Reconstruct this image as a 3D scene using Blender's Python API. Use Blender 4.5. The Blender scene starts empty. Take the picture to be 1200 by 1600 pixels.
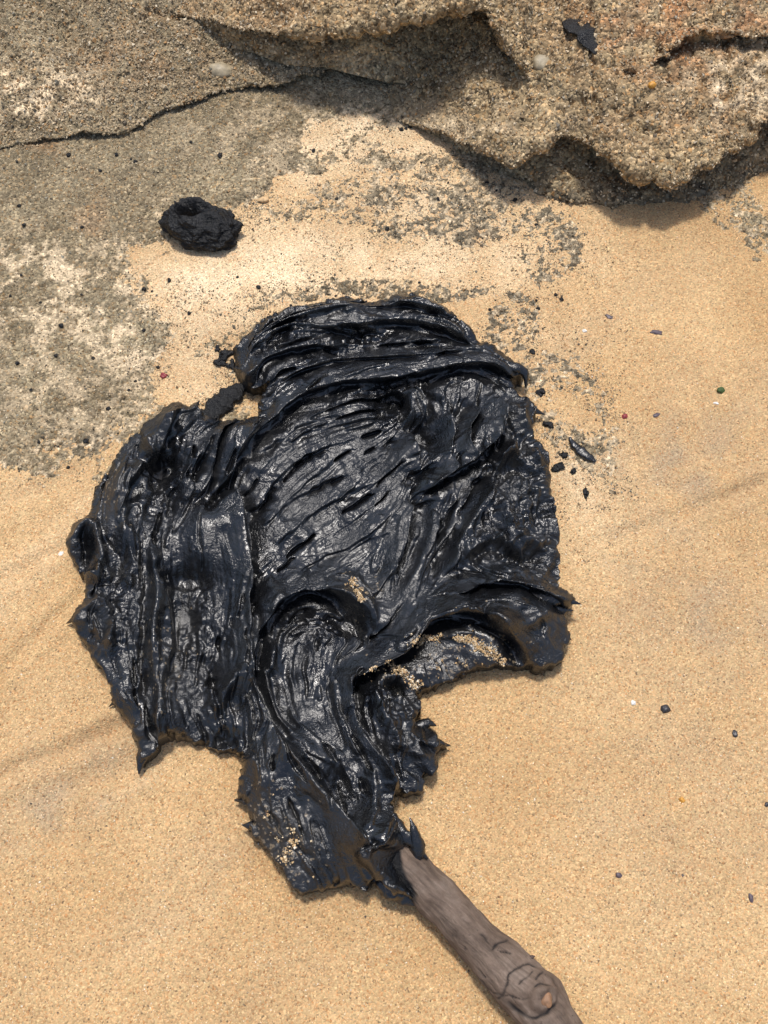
import bpy, math, random
import numpy as np
from mathutils import Vector

random.seed(7)
RNG = np.random.default_rng(11)
scene = bpy.context.scene
col = scene.collection
R = math.radians

# ------------------------------------------------------------------ camera
PITCH, VFOV, DIST = 65.0, 55.0, 0.922
CAM = np.array([0.0, -DIST * math.cos(R(PITCH)), DIST * math.sin(R(PITCH))])
cam_data = bpy.data.cameras.new('camera')
cam_data.sensor_fit = 'VERTICAL'
cam_data.sensor_height = 24.0
cam_data.lens = 12.0 / math.tan(R(VFOV / 2))
cam_data.clip_start = 0.02
cam_data.clip_end = 500.0
cam = bpy.data.objects.new('camera', cam_data)
cam.location = CAM
cam.rotation_euler = (R(90 - PITCH), 0, 0)
col.objects.link(cam)
scene.camera = cam

# ------------------------------------------------------------------ sky and sun
SUN_AZ, SUN_EL = R(-4), R(73)      # azimuth measured from +Y towards +X
world = bpy.data.worlds.new('World')
scene.world = world
world.use_nodes = True
wn = world.node_tree
bg = wn.nodes['Background']
sky = wn.nodes.new('ShaderNodeTexSky')
sky.sky_type = 'NISHITA'
sky.sun_disc = False
sky.sun_elevation = SUN_EL
sky.sun_rotation = SUN_AZ
sky.air_density = 1.0
sky.dust_density = 3.0
sky.ozone_density = 0.6
wn.links.new(sky.outputs[0], bg.inputs[0])
bg.inputs[1].default_value = 0.15
sun_data = bpy.data.lights.new('sun', 'SUN')
sun_data.energy = 3.0
sun_data.angle = R(6)
sun_data.color = (1.0, 0.965, 0.915)
sun = bpy.data.objects.new('sun', sun_data)
sdir = Vector((math.sin(SUN_AZ) * math.cos(SUN_EL), math.cos(SUN_AZ) * math.cos(SUN_EL), math.sin(SUN_EL)))
sun.rotation_euler = sdir.to_track_quat('Z', 'Y').to_euler()
sun.location = sdir * 3
col.objects.link(sun)
vs = scene.view_settings
vs.view_transform = 'Standard'
vs.look = 'None'
vs.exposure = 0.0
vs.gamma = 1.0
vs.use_curve_mapping = False
scene.cycles.max_bounces = 4
scene.cycles.diffuse_bounces = 2
scene.cycles.glossy_bounces = 3
scene.cycles.caustics_reflective = False
scene.cycles.caustics_refractive = False

# ------------------------------------------------------------------ helpers: pixel of the 1200x1600 photograph <-> world
F = 800 / math.tan(R(VFOV / 2))
CP, SP = math.cos(R(PITCH)), math.sin(R(PITCH))
FWD = np.array([0, CP, -SP]); UP = np.array([0, SP, CP])


def at(px, py, z=0.0):
    px = np.asarray(px, float); py = np.asarray(py, float); z = np.asarray(z, float)
    a = (px - 600) / F; b = (800 - py) / F
    dx = a; dy = FWD[1] + b * UP[1]; dz = FWD[2] + b * UP[2]
    t = (z - CAM[2]) / dz
    return np.stack(np.broadcast_arrays(CAM[0] + t * dx, CAM[1] + t * dy, z), -1)


def to_px(x, y, z):
    rx, ry, rz = x - CAM[0], y - CAM[1], z - CAM[2]
    d = np.maximum(ry * FWD[1] + rz * FWD[2], 0.02)
    return 600 + F * rx / d, 800 - F * (ry * UP[1] + rz * UP[2]) / d


def noise3(x, y, z=0.0, seed=0):
    """gradient noise, about -1..1"""
    x, y, z = np.broadcast_arrays(np.asarray(x, float), np.asarray(y, float), np.asarray(z, float))
    x, y, z = 0.36 * x + 0.48 * y - 0.8 * z, -0.8 * x + 0.6 * y, 0.48 * x + 0.64 * y + 0.6 * z   # turned lattice: no grid lines on flat ground
    xi, yi, zi = np.floor(x).astype(np.int64), np.floor(y).astype(np.int64), np.floor(z).astype(np.int64)
    xf, yf, zf = x - xi, y - yi, z - zi
    u, v, w = [t * t * t * (t * (t * 6 - 15) + 10) for t in (xf, yf, zf)]
    out = np.zeros(x.shape)
    for i in (0, 1):
        for j in (0, 1):
            for k in (0, 1):
                h = ((xi + i) * 73856093) ^ ((yi + j) * 19349663) ^ ((zi + k) * 83492791) ^ (seed * 2654435)
                h = (h ^ (h >> 13)) * 1274126177 & 0x7fffffff
                h = (h ^ (h >> 16)) & 1023
                a = h * (2 * math.pi / 1024); c = ((h * 7) % 1024) / 512 - 1
                s = np.sqrt(np.maximum(0, 1 - c * c))
                g = np.cos(a) * s * (xf - i) + np.sin(a) * s * (yf - j) + c * (zf - k)
                out += g * (u if i else 1 - u) * (v if j else 1 - v) * (w if k else 1 - w)
    return out * 1.6


def fbm(x, y, z=0.0, octs=4, seed=0, gain=0.5):
    o = 0; a = 1
    for i in range(octs):
        o = o + a * noise3(x * 2 ** i, y * 2 ** i, np.asarray(z) * 2 ** i, seed + i * 17)
        a *= gain
    return o


def sstep(a, b, x):
    t = np.clip((x - a) / (b - a), 0, 1)
    return t * t * (3 - 2 * t)


def spline(pts, n):
    """Catmull-Rom through pts (any dimension), resampled to n points"""
    p = np.asarray(pts, float)
    p = np.vstack([2 * p[0] - p[1], p, 2 * p[-1] - p[-2]])
    m = len(p) - 3
    t = np.linspace(0, m - 1e-6, n); i = t.astype(int); f = (t - i)[:, None]
    a, b, c, d = p[i], p[i + 1], p[i + 2], p[i + 3]
    return 0.5 * (2 * b + (c - a) * f + (2 * a - 5 * b + 4 * c - d) * f ** 2 + (3 * b - a - 3 * c + d) * f ** 3)


def mesh_np(name, verts, faces, smooth=True):
    verts = np.ascontiguousarray(verts, np.float32); faces = np.ascontiguousarray(faces, np.int32)
    k = faces.shape[1]
    me = bpy.data.meshes.new(name)
    me.vertices.add(len(verts)); me.vertices.foreach_set('co', verts.ravel())
    me.loops.add(faces.size); me.loops.foreach_set('vertex_index', faces.ravel())
    me.polygons.add(len(faces)); me.polygons.foreach_set('loop_start', np.arange(0, faces.size, k, dtype=np.int32))
    me.update(calc_edges=True)
    me.polygons.foreach_set('use_smooth', np.full(len(faces), smooth))
    me.update()
    return me


def add_attr(me, name, data):
    data = np.ascontiguousarray(data, np.float32)
    if data.ndim == 1:
        me.attributes.new(name, 'FLOAT', 'POINT').data.foreach_set('value', data)
    else:
        rgba = np.ones((len(data), 4), np.float32); rgba[:, :3] = data
        me.attributes.new(name, 'FLOAT_COLOR', 'POINT').data.foreach_set('color', rgba.ravel())


def obj(name, me, mat, parent=None, label=None, cat=None, group=None, kind=None):
    o = bpy.data.objects.new(name, me); col.objects.link(o)
    if mat is not None and me is not None and not me.materials:
        me.materials.append(mat)
    if parent: o.parent = parent
    for k, v in (('label', label), ('category', cat), ('group', group), ('kind', kind)):
        if v: o[k] = v
    return o


def grid_faces(nr, nc, keep=None):
    i = np.arange(nr * nc).reshape(nr, nc)
    f = np.stack([i[:-1, :-1], i[:-1, 1:], i[1:, 1:], i[1:, :-1]], -1).reshape(-1, 4)
    if keep is not None:
        f = f[keep.ravel()[f].all(1)]
    return f


def compact(v, f, *arrs):
    used = np.zeros(len(v), bool); used[f.ravel()] = True
    m = np.cumsum(used) - 1
    return (v[used], m[f]) + tuple(a[used] for a in arrs)


# ------------------------------------------------------------------ materials
class NT:
    def __init__(s, name):
        s.m = bpy.data.materials.new(name); s.m.use_nodes = True
        s.t = s.m.node_tree; s.n = s.t.nodes; s.b = s.n['Principled BSDF']

    def node(s, typ, **kw):
        n = s.n.new('ShaderNode' + typ)
        ins = kw.pop('ins', {})
        for k, v in kw.items(): setattr(n, k, v)
        for k, v in ins.items(): s.set(n.inputs[k], v)
        return n

    def set(s, sock, v):
        if isinstance(v, bpy.types.NodeSocket): s.t.links.new(v, sock)
        else: sock.default_value = v

    def bsdf(s, **kw):
        for k, v in kw.items(): s.set(s.b.inputs[k.replace('_', ' ')], v)

    def coord(s): return s.node('TexCoord').outputs['Object']

    def noise(s, scale, detail=3, rough=0.55, vec=None, out='Fac'):
        n = s.node('TexNoise', ins={'Scale': scale, 'Detail': detail, 'Roughness': rough, 'Vector': vec or s.coord()})
        return n.outputs[out]

    def voro(s, scale, vec=None, out='Color', feature='F1', rand=1.0):
        n = s.node('TexVoronoi', feature=feature, ins={'Scale': scale, 'Vector': vec or s.coord(), 'Randomness': rand})
        return n.outputs if out is None else n.outputs[out]

    def hsum(s, *terms):
        """sum of (socket, metres) as one bump height"""
        o = None
        for sock, k in terms:
            t = s.math('MULTIPLY', sock, k)
            o = t if o is None else s.math('ADD', o, t)
        return o

    def ramp(s, fac, stops, interp='LINEAR'):
        n = s.node('ValToRGB'); s.set(n.inputs[0], fac)
        e = n.color_ramp; e.interpolation = interp
        while len(e.elements) < len(stops): e.elements.new(0.5)
        for el, (p, c) in zip(e.elements, stops):
            el.position = p; el.color = (c if len(c) == 4 else (*c, 1)) if not isinstance(c, (int, float)) else (c, c, c, 1)
        return n.outputs[0]

    def mix(s, fac, a, b, blend='MIX'):
        n = s.node('Mix', data_type='RGBA', blend_type=blend)
        s.set(n.inputs[0], fac)
        for sock, v in ((n.inputs[6], a), (n.inputs[7], b)):
            s.set(sock, (*v, 1) if isinstance(v, tuple) and len(v) == 3 else v)
        return n.outputs[2]

    def math(s, op, a, b=0.0, clamp=False):
        n = s.node('Math', operation=op, use_clamp=clamp); s.set(n.inputs[0], a); s.set(n.inputs[1], b)
        return n.outputs[0]

    def attr(s, name, out='Fac'): return s.node('Attribute', attribute_name=name).outputs[out]

    def bump(s, h, dist=0.001, strength=1.0, normal=None):
        n = s.node('Bump', ins={'Height': h, 'Distance': dist, 'Strength': strength})
        if normal: s.set(n.inputs['Normal'], normal)
        return n.outputs[0]

    def sep(s, c): return s.node('SeparateColor', ins={'Color': c}).outputs


def mat_sand():
    m = NT('sand')
    vo = m.voro(760, out=None); sp = m.sep(vo['Color'])
    big = m.noise(7, 3)
    base = m.ramp(big, [(0.3, (0.51, 0.325, 0.155)), (0.7, (0.63, 0.43, 0.225))])
    base = m.mix(m.attr('pale'), base, (0.88, 0.70, 0.465))
    base = m.mix(m.attr('grey'), base, (0.36, 0.285, 0.20))
    v = m.ramp(sp[0], [(0.0, 0.66), (0.2, 0.89), (0.7, 1.07), (0.93, 1.22), (1.0, 1.5)])
    c = m.mix(1.0, base, v, 'MULTIPLY')
    hue = m.ramp(sp[1], [(0.0, (0.80, 0.56, 0.40)), (0.10, (1.02, 0.92, 0.84)), (0.6, (1, 1, 1)), (0.9, (1.0, 1.06, 1.02))])
    c = m.mix(0.85, c, hue, 'MULTIPLY')
    dark = m.math('GREATER_THAN', sp[2], 0.984)
    c = m.mix(m.math('MULTIPLY', dark, 0.65), c, (0.10, 0.075, 0.05))
    h = m.hsum((vo['Distance'], -0.0006), (sp[1], 0.00045), (m.noise(140, 2, 0.65), 0.0013))
    m.bsdf(Base_Color=c, Roughness=0.82, Normal=m.bump(h, 1.0, 1.0), Specular_IOR_Level=0.25)
    return m.m


def mat_rock(name, fine):
    m = NT(name)
    sc = 420 if fine else 300
    vo = m.voro(sc, out=None); sp = m.sep(vo['Color'])
    big = m.noise(9, 4, 0.6)
    base = m.ramp(big, [(0.28, (0.165, 0.126, 0.072)), (0.5, (0.27, 0.213, 0.130)), (0.72, (0.39, 0.315, 0.195))] if fine else [(0.28, (0.22, 0.155, 0.085)), (0.5, (0.355, 0.258, 0.142)), (0.72, (0.49, 0.372, 0.215))])
    base = m.mix(m.attr('rust'), base, (0.36, 0.17, 0.075))
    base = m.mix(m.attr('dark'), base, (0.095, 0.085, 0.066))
    v = m.ramp(sp[0], [(0.0, 0.30), (0.25, 0.72), (0.7, 1.12), (0.92, 1.6), (1.0, 2.1)])
    c = m.mix(0.8 if fine else 0.95, base, v, 'MULTIPLY')
    hue = m.ramp(sp[1], [(0, (1.1, 0.85, 0.6)), (0.2, (1, 1, 1)), (0.8, (1, 1, 0.98)), (1, (0.9, 0.98, 1.05))])
    c = m.mix(0.8, c, hue, 'MULTIPLY')
    c = m.mix(m.attr('pale'), c, m.mix(0.5, (0.78, 0.61, 0.395), v, 'MULTIPLY'))
    k = 1.0 if fine else 1.5
    h = m.hsum((vo['Distance'], -0.0011 * k), (sp[2], 0.0011 * k), (m.noise(110, 3, 0.7), 0.003))
    m.bsdf(Base_Color=c, Roughness=0.88, Normal=m.bump(h, 1.0, 1.0), Specular_IOR_Level=0.22)
    return m.m


def mat_grain(name, rough=0.6):
    m = NT(name)
    c = m.attr('tint', 'Color')
    c = m.mix(0.35, c, m.ramp(m.noise(900, 2), [(0.3, 0.6), (0.7, 1.4)]), 'MULTIPLY')
    m.bsdf(Base_Color=c, Roughness=rough, Specular_IOR_Level=0.4)
    return m.m


def mat_tar(name='tar', lump=False):
    m = NT(name)
    n1 = m.noise(30, 3, 0.6)
    if lump:
        n4 = m.noise(350, 3, 0.7)
        r = m.ramp(n1, [(0.35, 0.30), (0.65, 0.55)])
        c = m.ramp(n4, [(0.50, (0.004, 0.004, 0.0045)), (0.70, (0.012, 0.0115, 0.011)), (0.80, (0.06, 0.052, 0.042))])
        h = m.hsum((n4, 0.0024))
    else:
        vo = m.voro(560, out=None); n2 = m.noise(380, 3, 0.62)
        dust = m.attr('dust')
        c = m.ramp(n1, [(0.3, (0.0042, 0.0044, 0.0052)), (0.7, (0.0078, 0.0082, 0.0095))])
        spk = m.math('GREATER_THAN', m.sep(vo['Color'])[0], m.math('SUBTRACT', 1.0, m.math('MULTIPLY', dust, 0.22)))
        c = m.mix(m.math('MULTIPLY', dust, 0.30), c, (0.05, 0.043, 0.036))
        c = m.mix(m.math('MULTIPLY', spk, 0.7), c, (0.22, 0.17, 0.11))
        r = m.math('ADD', m.ramp(n1, [(0.36, 0.11), (0.64, 0.32)]), m.math('MULTIPLY', n2, 0.10))
        r = m.math('ADD', r, m.math('MULTIPLY', m.attr('matte'), 0.16))
        r = m.math('ADD', r, m.math('MULTIPLY', dust, 0.22), True)
        wet = m.ramp(m.noise(42, 2, 0.6), [(0.40, 0.42), (0.60, 1.15)])
        h = m.math('MULTIPLY', wet, m.hsum((n2, 0.0010), (vo['Distance'], 0.00025), (m.noise(1100, 1, 0.5), 0.00016)))
    m.bsdf(Base_Color=c, Roughness=r, Normal=m.bump(h, 1.0, 1.0), Specular_IOR_Level=0.35 if lump else 0.72, IOR=1.55)
    return m.m


def mat_wood():
    m = NT('driftwood')
    cx = m.node('CombineXYZ', ins={'X': m.math('MULTIPLY', m.attr('along'), 0.13), 'Y': m.attr('around'), 'Z': 0.0}).outputs[0]
    a = m.noise(170, 6, 0.7, cx); b = m.noise(34, 5, 0.7); d = m.noise(700, 4, 0.75, cx)
    c = m.ramp(b, [(0.28, (0.11, 0.076, 0.055)), (0.52, (0.19, 0.138, 0.104)), (0.76, (0.285, 0.222, 0.175))])
    c = m.mix(0.75, c, m.ramp(a, [(0.3, 0.45), (0.5, 1.0), (0.72, 1.5)]), 'MULTIPLY')
    c = m.mix(0.45, c, m.ramp(d, [(0.3, 0.5), (0.7, 1.4)]), 'MULTIPLY')
    fl = m.ramp(m.noise(190, 4, 0.7), [(0.64, 0.0), (0.70, 1.0)])
    c = m.mix(m.math('MULTIPLY', fl, 0.8), c, (0.03, 0.027, 0.026))
    c = m.mix(m.attr('crack'), c, (0.022, 0.02, 0.02))
    c = m.mix(m.attr('tar'), c, (0.008, 0.0085, 0.010))
    r = m.math('SUBTRACT', 0.75, m.math('MULTIPLY', m.attr('tar'), 0.5))
    h = m.hsum((a, 0.0030), (d, 0.0012), (m.noise(300, 4, 0.75), 0.0014))
    m.bsdf(Base_Color=c, Roughness=r, Normal=m.bump(h, 1.0, 1.0), Specular_IOR_Level=0.3)
    return m.m


def mat_plain(name, c, rough=0.5, var=0.35, scale=300):
    m = NT(name)
    cc = m.mix(1.0, c, m.ramp(m.noise(scale, 3), [(0.3, 1 - var), (0.7, 1 + var)]), 'MULTIPLY')
    m.bsdf(Base_Color=cc, Roughness=rough, Normal=m.bump(m.noise(scale * 2.5, 3), 0.0006, 0.6))
    return m.m


M_SAND = mat_sand(); M_BED = mat_rock('grey_sandstone', True); M_LEDGE = mat_rock('gritty_sandstone', False)
M_GRAIN = mat_grain('grit'); M_SGRAIN = mat_grain('sand_grain', 0.5); M_TAR = mat_tar(); M_LUMP = mat_tar('dry_tar', True)
M_WOOD = mat_wood()


def in_poly(px, py, poly):
    inside = np.zeros(px.shape, bool)
    n = len(poly)
    for i in range(n):
        x1, y1 = poly[i]; x2, y2 = poly[(i + 1) % n]
        if y1 == y2: continue
        c = ((y1 > py) != (y2 > py)) & (px < (x2 - x1) * (py - y1) / (y2 - y1) + x1)
        inside ^= c
    return inside


def seg_dist(x, y, pts, closed=False):
    d = np.full(x.shape, 1e9)
    pts = np.asarray(pts, float)
    if closed: pts = np.vstack([pts, pts[:1]])
    for a, b in zip(pts[:-1], pts[1:]):
        ab = b - a
        t = np.clip(((x - a[0]) * ab[0] + (y - a[1]) * ab[1]) / max(ab @ ab, 1e-12), 0, 1)
        d = np.minimum(d, (x - a[0] - t * ab[0]) ** 2 + (y - a[1] - t * ab[1]) ** 2)
    return np.sqrt(d)


def ell(px, py, cx, cy, rx, ry, ang=0.0):
    c, s = math.cos(R(ang)), math.sin(R(ang))
    dx, dy = px - cx, py - cy
    u, v = (dx * c + dy * s) / rx, (-dx * s + dy * c) / ry
    return np.exp(-(u * u + v * v))


# ================================================================== SETTING: sand and bedrock
DRAG = [  # shallow drag lines in the sand: photograph polyline, depth, width
    ([(-60, 945), (20, 900), (110, 850)], 0.0046, 0.006),
    ([(-60, 1110), (40, 1010), (130, 930)], 0.0036, 0.006),
    ([(-60, 1240), (60, 1190), (210, 1130)], 0.0048, 0.007),
    ([(-40, 800), (60, 760), (120, 735)], 0.0030, 0.010),
    ([(930, 850), (1050, 810), (1180, 760), (1260, 735)], 0.0032, 0.006),
    ([(-60, 1285), (80, 1240), (250, 1180), (330, 1150)], 0.0032, 0.010),
    ([(1010, 700), (1060, 760), (1090, 820)], 0.0015, 0.012),
]


def sand_z(x, y):
    x = np.asarray(x, float); y = np.asarray(y, float)
    z = 0.004 * noise3(x * 5 + 3, y * 5, 0.3, 3) + 0.0018 * noise3(x * 16, y * 16, 0.7, 4) + 0.0007 * noise3(x * 55, y * 55, 0.1, 5)
    u = x * 0.55 + y * 0.83
    z = z + 0.0012 * noise3(u * 26, (x * 0.83 - y * 0.55) * 5, 2.2, 6) * sstep(0.1, -0.25, x)
    for pts, dep, w in DRAG:
        w3 = at(*np.array(pts).T)[:, :2]
        d = seg_dist(x, y, spline(w3, 14))
        t = d / w
        dp = dep * 1.2 * np.clip(0.75 + 0.6 * noise3(x * 18, y * 18, 5.5, 7), 0.15, 1.3)
        z = z - dp * np.exp(-t * t * 0.7) + dp * 0.4 * np.exp(-((t - 2.0) / 1.1) ** 2)
    z = z + 0.05 * sstep(0.45, 0.95, y)
    px, py = to_px(x, y, 0 * x)
    z = z + 0.010 * ell(px, py, 1050, 330, 190, 70) + 0.006 * ell(px, py, 330, 480, 120, 60)
    return z * np.exp(-np.maximum(0, np.hypot(x, y) - 3) / 4)


SLAB = [(-900, 790), (-300, 765), (0, 728), (90, 705), (150, 712), (230, 668), (300, 655), (275, 610), (262, 560), (246, 500), (212, 455),
        (196, 415), (236, 380), (300, 345), (372, 322), (450, 300), (540, 262), (600, 235), (690, 205), (760, 180), (900, 120), (1500, 100), (1500, -200), (-900, -200)]


def rock_off(x, y):
    """height of the bedrock over the sand surface (metres)"""
    px, py = to_px(x, y, 0 * x)
    jx = 55 * noise3(x * 9, y * 9, 0.5, 26) + 42 * noise3(x * 20, y * 20, 0.5, 21) + 16 * noise3(x * 70, y * 70, 0.5, 22)
    jy = 36 * noise3(x * 20, y * 20, 4.5, 23) + 16 * noise3(x * 70, y * 70, 4.5, 24)
    qx, qy = px + jx, py + jy
    d = seg_dist(qx, qy, SLAB, True)
    sd = np.where(in_poly(qx, qy, SLAB), d, -d)
    off = np.where(sd > 0, 0.0072 * sstep(-25, 130, sd), 0.0105 * np.clip(sd / 130, -1, 0))
    off = off + 0.0030 * np.clip(noise3(x * 16, y * 16, 7.7, 25), -0.6, 1) * sstep(0, 60, sd)
    off = off + 0.0045 * sstep(-2, 14, sd) * ell(px, py, 455, 285, 130, 45, -22)      # low step of the slab
    # patchy zone between slab and sand
    p = np.zeros(x.shape)
    for e in [(690, 330, 170, 80, 0), (560, 300, 120, 60, -20), (860, 385, 58, 70, 10), (730, 360, 60, 60, 0), (800, 505, 50, 60, 20), (420, 345, 90, 30, -15),
              (300, 520, 110, 50, -20), (460, 462, 110, 20, -15), (650, 452, 150, 26, 0), (905, 660, 70, 130, -12), (925, 770, 45, 100, 5), (1100, 290, 90, 40, -10), (1140, 335, 60, 40, 20),
              (400, 560, 60, 60, 0), (345, 640, 70, 40, -30), (290, 690, 60, 30, -30), (740, 250, 110, 40, 0), (1185, 380, 30, 40, 0), (850, 590, 60, 50, 0)]:
        p = np.maximum(p, ell(px, py, *e))
    off = np.maximum(off, -0.0105 + 0.0107 * sstep(0.02, 0.62, p))
    # dry sand lying on the rock
    s = np.zeros(x.shape)
    for e, k in [((495, 222, 55, 48, -30), 0.95), ((40, 150, 80, 50, 10), 1.1), ((565, 190, 60, 22, -10), 0.6), ((650, 205, 100, 24, 0), 0.55), ((120, 470, 80, 50, 20), 0.38),
                 ((60, 440, 30, 40, 0), 0.5), ((430, 400, 100, 40, -10), 1.0), ((330, 470, 70, 40, -20), 0.7), ((640, 410, 130, 22, 0), 0.9), ((270, 590, 30, 70, 0), 0.6),
                 ((150, 560, 60, 40, 0), 0.25), ((905, 790, 30, 40, 0), 0.8), ((900, 640, 40, 40, 0), 0.35)]:
        s = np.maximum(s, k * ell(px, py, *e))
    off = off - s * 0.0095
    off = off - 0.016 * sstep(-0.58, -0.76, x + 0.06 * noise3(x * 7, y * 7, 3.3, 27))
    n = 0.0017 * noise3(x * 30, y * 30, 0.2, 31) + 0.0016 * noise3(x * 85, y * 85, 0.2, 32) + 0.0018 * noise3(x * 200, y * 200, 0.2, 33) + 0.0018 * noise3(x * 390, y * 390, 0.3, 34)
    n = n * (0.55 + 0.75 * sstep(0.004, -0.002, off))
    return off + n, sd


def rock_z(x, y):
    off, sd = rock_off(x, y)
    z = sand_z(x, y) + off
    # second step of the slab, high side up-left of the line (545,250)-(370,320)
    px, py = to_px(x, y, 0 * x)
    return z, off, sd


def axis(lo, hi, step, far, ratio=1.35):
    c = list(np.arange(lo, hi + 1e-9, step)); s = step; a = c[-1]; up = []
    while a < far: s *= ratio; a += s; up.append(a)
    s = step; a = c[0]; dn = []
    while a > -far: s *= ratio; a -= s; dn.append(a)
    return np.array(dn[::-1] + c + up)


ax = axis(-0.50, 0.50, 0.0025, 60); ay = axis(-0.42, 0.48, 0.0025, 60)
X, Y = np.meshgrid(ax, ay)
Z = sand_z(X, Y)
pxs, pys = to_px(X, Y, 0 * X)
front = (Y > CAM[1])
pale = np.zeros(X.shape)
for e, k in [((560, 200, 170, 70, 0), 1.0), ((1130, 130, 120, 60, 0), 1.0), ((330, 450, 140, 80, -15), 1.0), ((430, 420, 190, 80, 0), 0.95), ((500, 225, 90, 70, -20), 1.0), ((40, 150, 90, 60, 0), 0.95), ((620, 410, 260, 60, 0), 0.75),
             ((650, 200, 160, 60, 0), 0.8), ((300, 590, 70, 70, 0), 0.55), ((700, 300, 200, 90, 0), 0.6), ((900, 760, 60, 90, 0), 0.45), ((1150, 120, 90, 60, 0), 0.8), ((820, 520, 110, 60, 0), 0.3)]:
    pale = np.maximum(pale, k * ell(pxs, pys, *e))
u_, v_ = X * 0.80 + Y * 0.60, -X * 0.60 + Y * 0.80
pale = np.maximum(pale, 0.24 * sstep(0.05, 0.8, noise3(u_ * 4, v_ * 26, 0.9, 46) + 0.4 * noise3(u_ * 9, v_ * 70, 0.9, 47)) * sstep(0.10, -0.25, X) * sstep(0.25, 0.0, Y))
pale = pale * (0.75 + 0.5 * noise3(X * 30, Y * 30, 0.4, 41)) * front
grey = 0.0 * X
for pts, dep, wl_ in DRAG:
    grey = np.maximum(grey, 0.10 * np.exp(-(seg_dist(X, Y, spline(at(*np.array(pts).T)[:, :2], 14)) / (wl_ * 1.2)) ** 2) * np.clip(0.6 + 0.8 * noise3(X * 20, Y * 20, 2.5, 49), 0, 1))
grey = grey + 0.5 * ell(pxs, pys, 1120, 960, 130, 90) + 0.4 * ell(pxs, pys, 1060, 720, 120, 60) + 0.25 * ell(pxs, pys, 1050, 1200, 150, 200) + 0.25 * ell(pxs, pys, 60, 1250, 160, 50, -20)
grey = np.clip((grey + 0.20 * sstep(0.1, 0.7, noise3(u_ * 3.5, v_ * 14, 4.9, 48)) + 0.25 * np.maximum(0, noise3(X * 9, Y * 9, 0.2, 42))) * (0.6 + 0.6 * noise3(X * 40, Y * 40, 0, 43)), 0, 0.6)
me = mesh_np('sand', np.stack([X, Y, Z], -1).reshape(-1, 3), grid_faces(*X.shape))
add_attr(me, 'pale', np.clip(pale, 0, 1).ravel()); add_attr(me, 'grey', grey.ravel())
obj('sand', me, M_SAND, kind='structure')

# ------------------------------------------------------------------ flat rock slab, patches of it showing through the sand
bx = np.arange(-0.80, 0.56, 0.0016); by = np.arange(0.02, 0.60, 0.0016)
XB, YB = np.meshgrid(bx, by)
ZB, OFFB, SDB = rock_z(XB, YB)
pxb, pyb = to_px(XB, YB, 0 * XB)
keep = OFFB > -0.0028
fb = grid_faces(*XB.shape, keep)
rpale = sstep(-0.15, 0.45, noise3(XB * 40, YB * 40, 0, 51) + 0.8 * noise3(XB * 110, YB * 110, 0, 55) + 0.5 * noise3(XB * 260, YB * 260, 0, 54)) * np.clip(1.0 * ell(pxb, pyb, 110, 480, 150, 90) + 0.8 * ell(pxb, pyb, 60, 430, 60, 40) + 0.8 * ell(pxb, pyb, 230, 540, 60, 70) + 0.55 * ell(pxb, pyb, 560, 230, 260, 120) + 0.5 * ell(pxb, pyb, 90, 640, 120, 60)
                                                          + 0.6 * ell(pxb, pyb, 900, 700, 80, 140), 0, 1)
rpale = np.clip(rpale + 1.0 * sstep(0.0035, 0.0, OFFB) * sstep(-0.1, 0.5, noise3(XB * 150, YB * 150, 0, 56) + 0.5 * noise3(XB * 330, YB * 330, 0, 57)), 0, 1)
rdark = np.clip(0.8 * ell(pxb, pyb, 150, 690, 40, 16, -15) + 0.6 * ell(pxb, pyb, 690, 340, 230, 110) + 0.7 * ell(pxb, pyb, 870, 400, 90, 110) + 0.6 * ell(pxb, pyb, 780, 500, 150, 70) + 0.5 * ell(pxb, pyb, 860, 640, 80, 150)
                + 0.5 * ell(pxb, pyb, 420, 470, 200, 60), 0, 0.62) + 0.3 * np.clip(noise3(XB * 60, YB * 60, 0, 52), 0, 1)
vb, fb2, rp, rd = compact(np.stack([XB, YB, ZB], -1).reshape(-1, 3), fb, rpale.ravel(), np.clip(rdark, 0, 1).ravel())
me = mesh_np('rock_slab', vb, fb2)
add_attr(me, 'pale', rp * 0.9); add_attr(me, 'dark', rd); add_attr(me, 'rust', np.clip(noise3(vb[:, 0] * 14, vb[:, 1] * 14, 0, 53) - 0.45, 0, 0.35))
slab = obj('rock_slab', me, M_BED, label='low flat grey brown rock slab with patches half buried in sand, left of the tar', cat='rock')


def surf(x, y):
    x = np.asarray(x, float); y = np.asarray(y, float)
    z, off, _ = rock_z(x, y)
    return np.maximum(sand_z(x, y), z)


# ------------------------------------------------------------------ grit: small loose grains as real faces
OCT = np.array([(1, 0, 0), (-1, 0, 0), (0, 1, 0), (0, -1, 0), (0, 0, 1), (0, 0, -1)], float)
OCF = np.array([(0, 2, 4), (2, 1, 4), (1, 3, 4), (3, 0, 4), (2, 0, 5), (1, 2, 5), (3, 1, 5), (0, 3, 5)])


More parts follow.
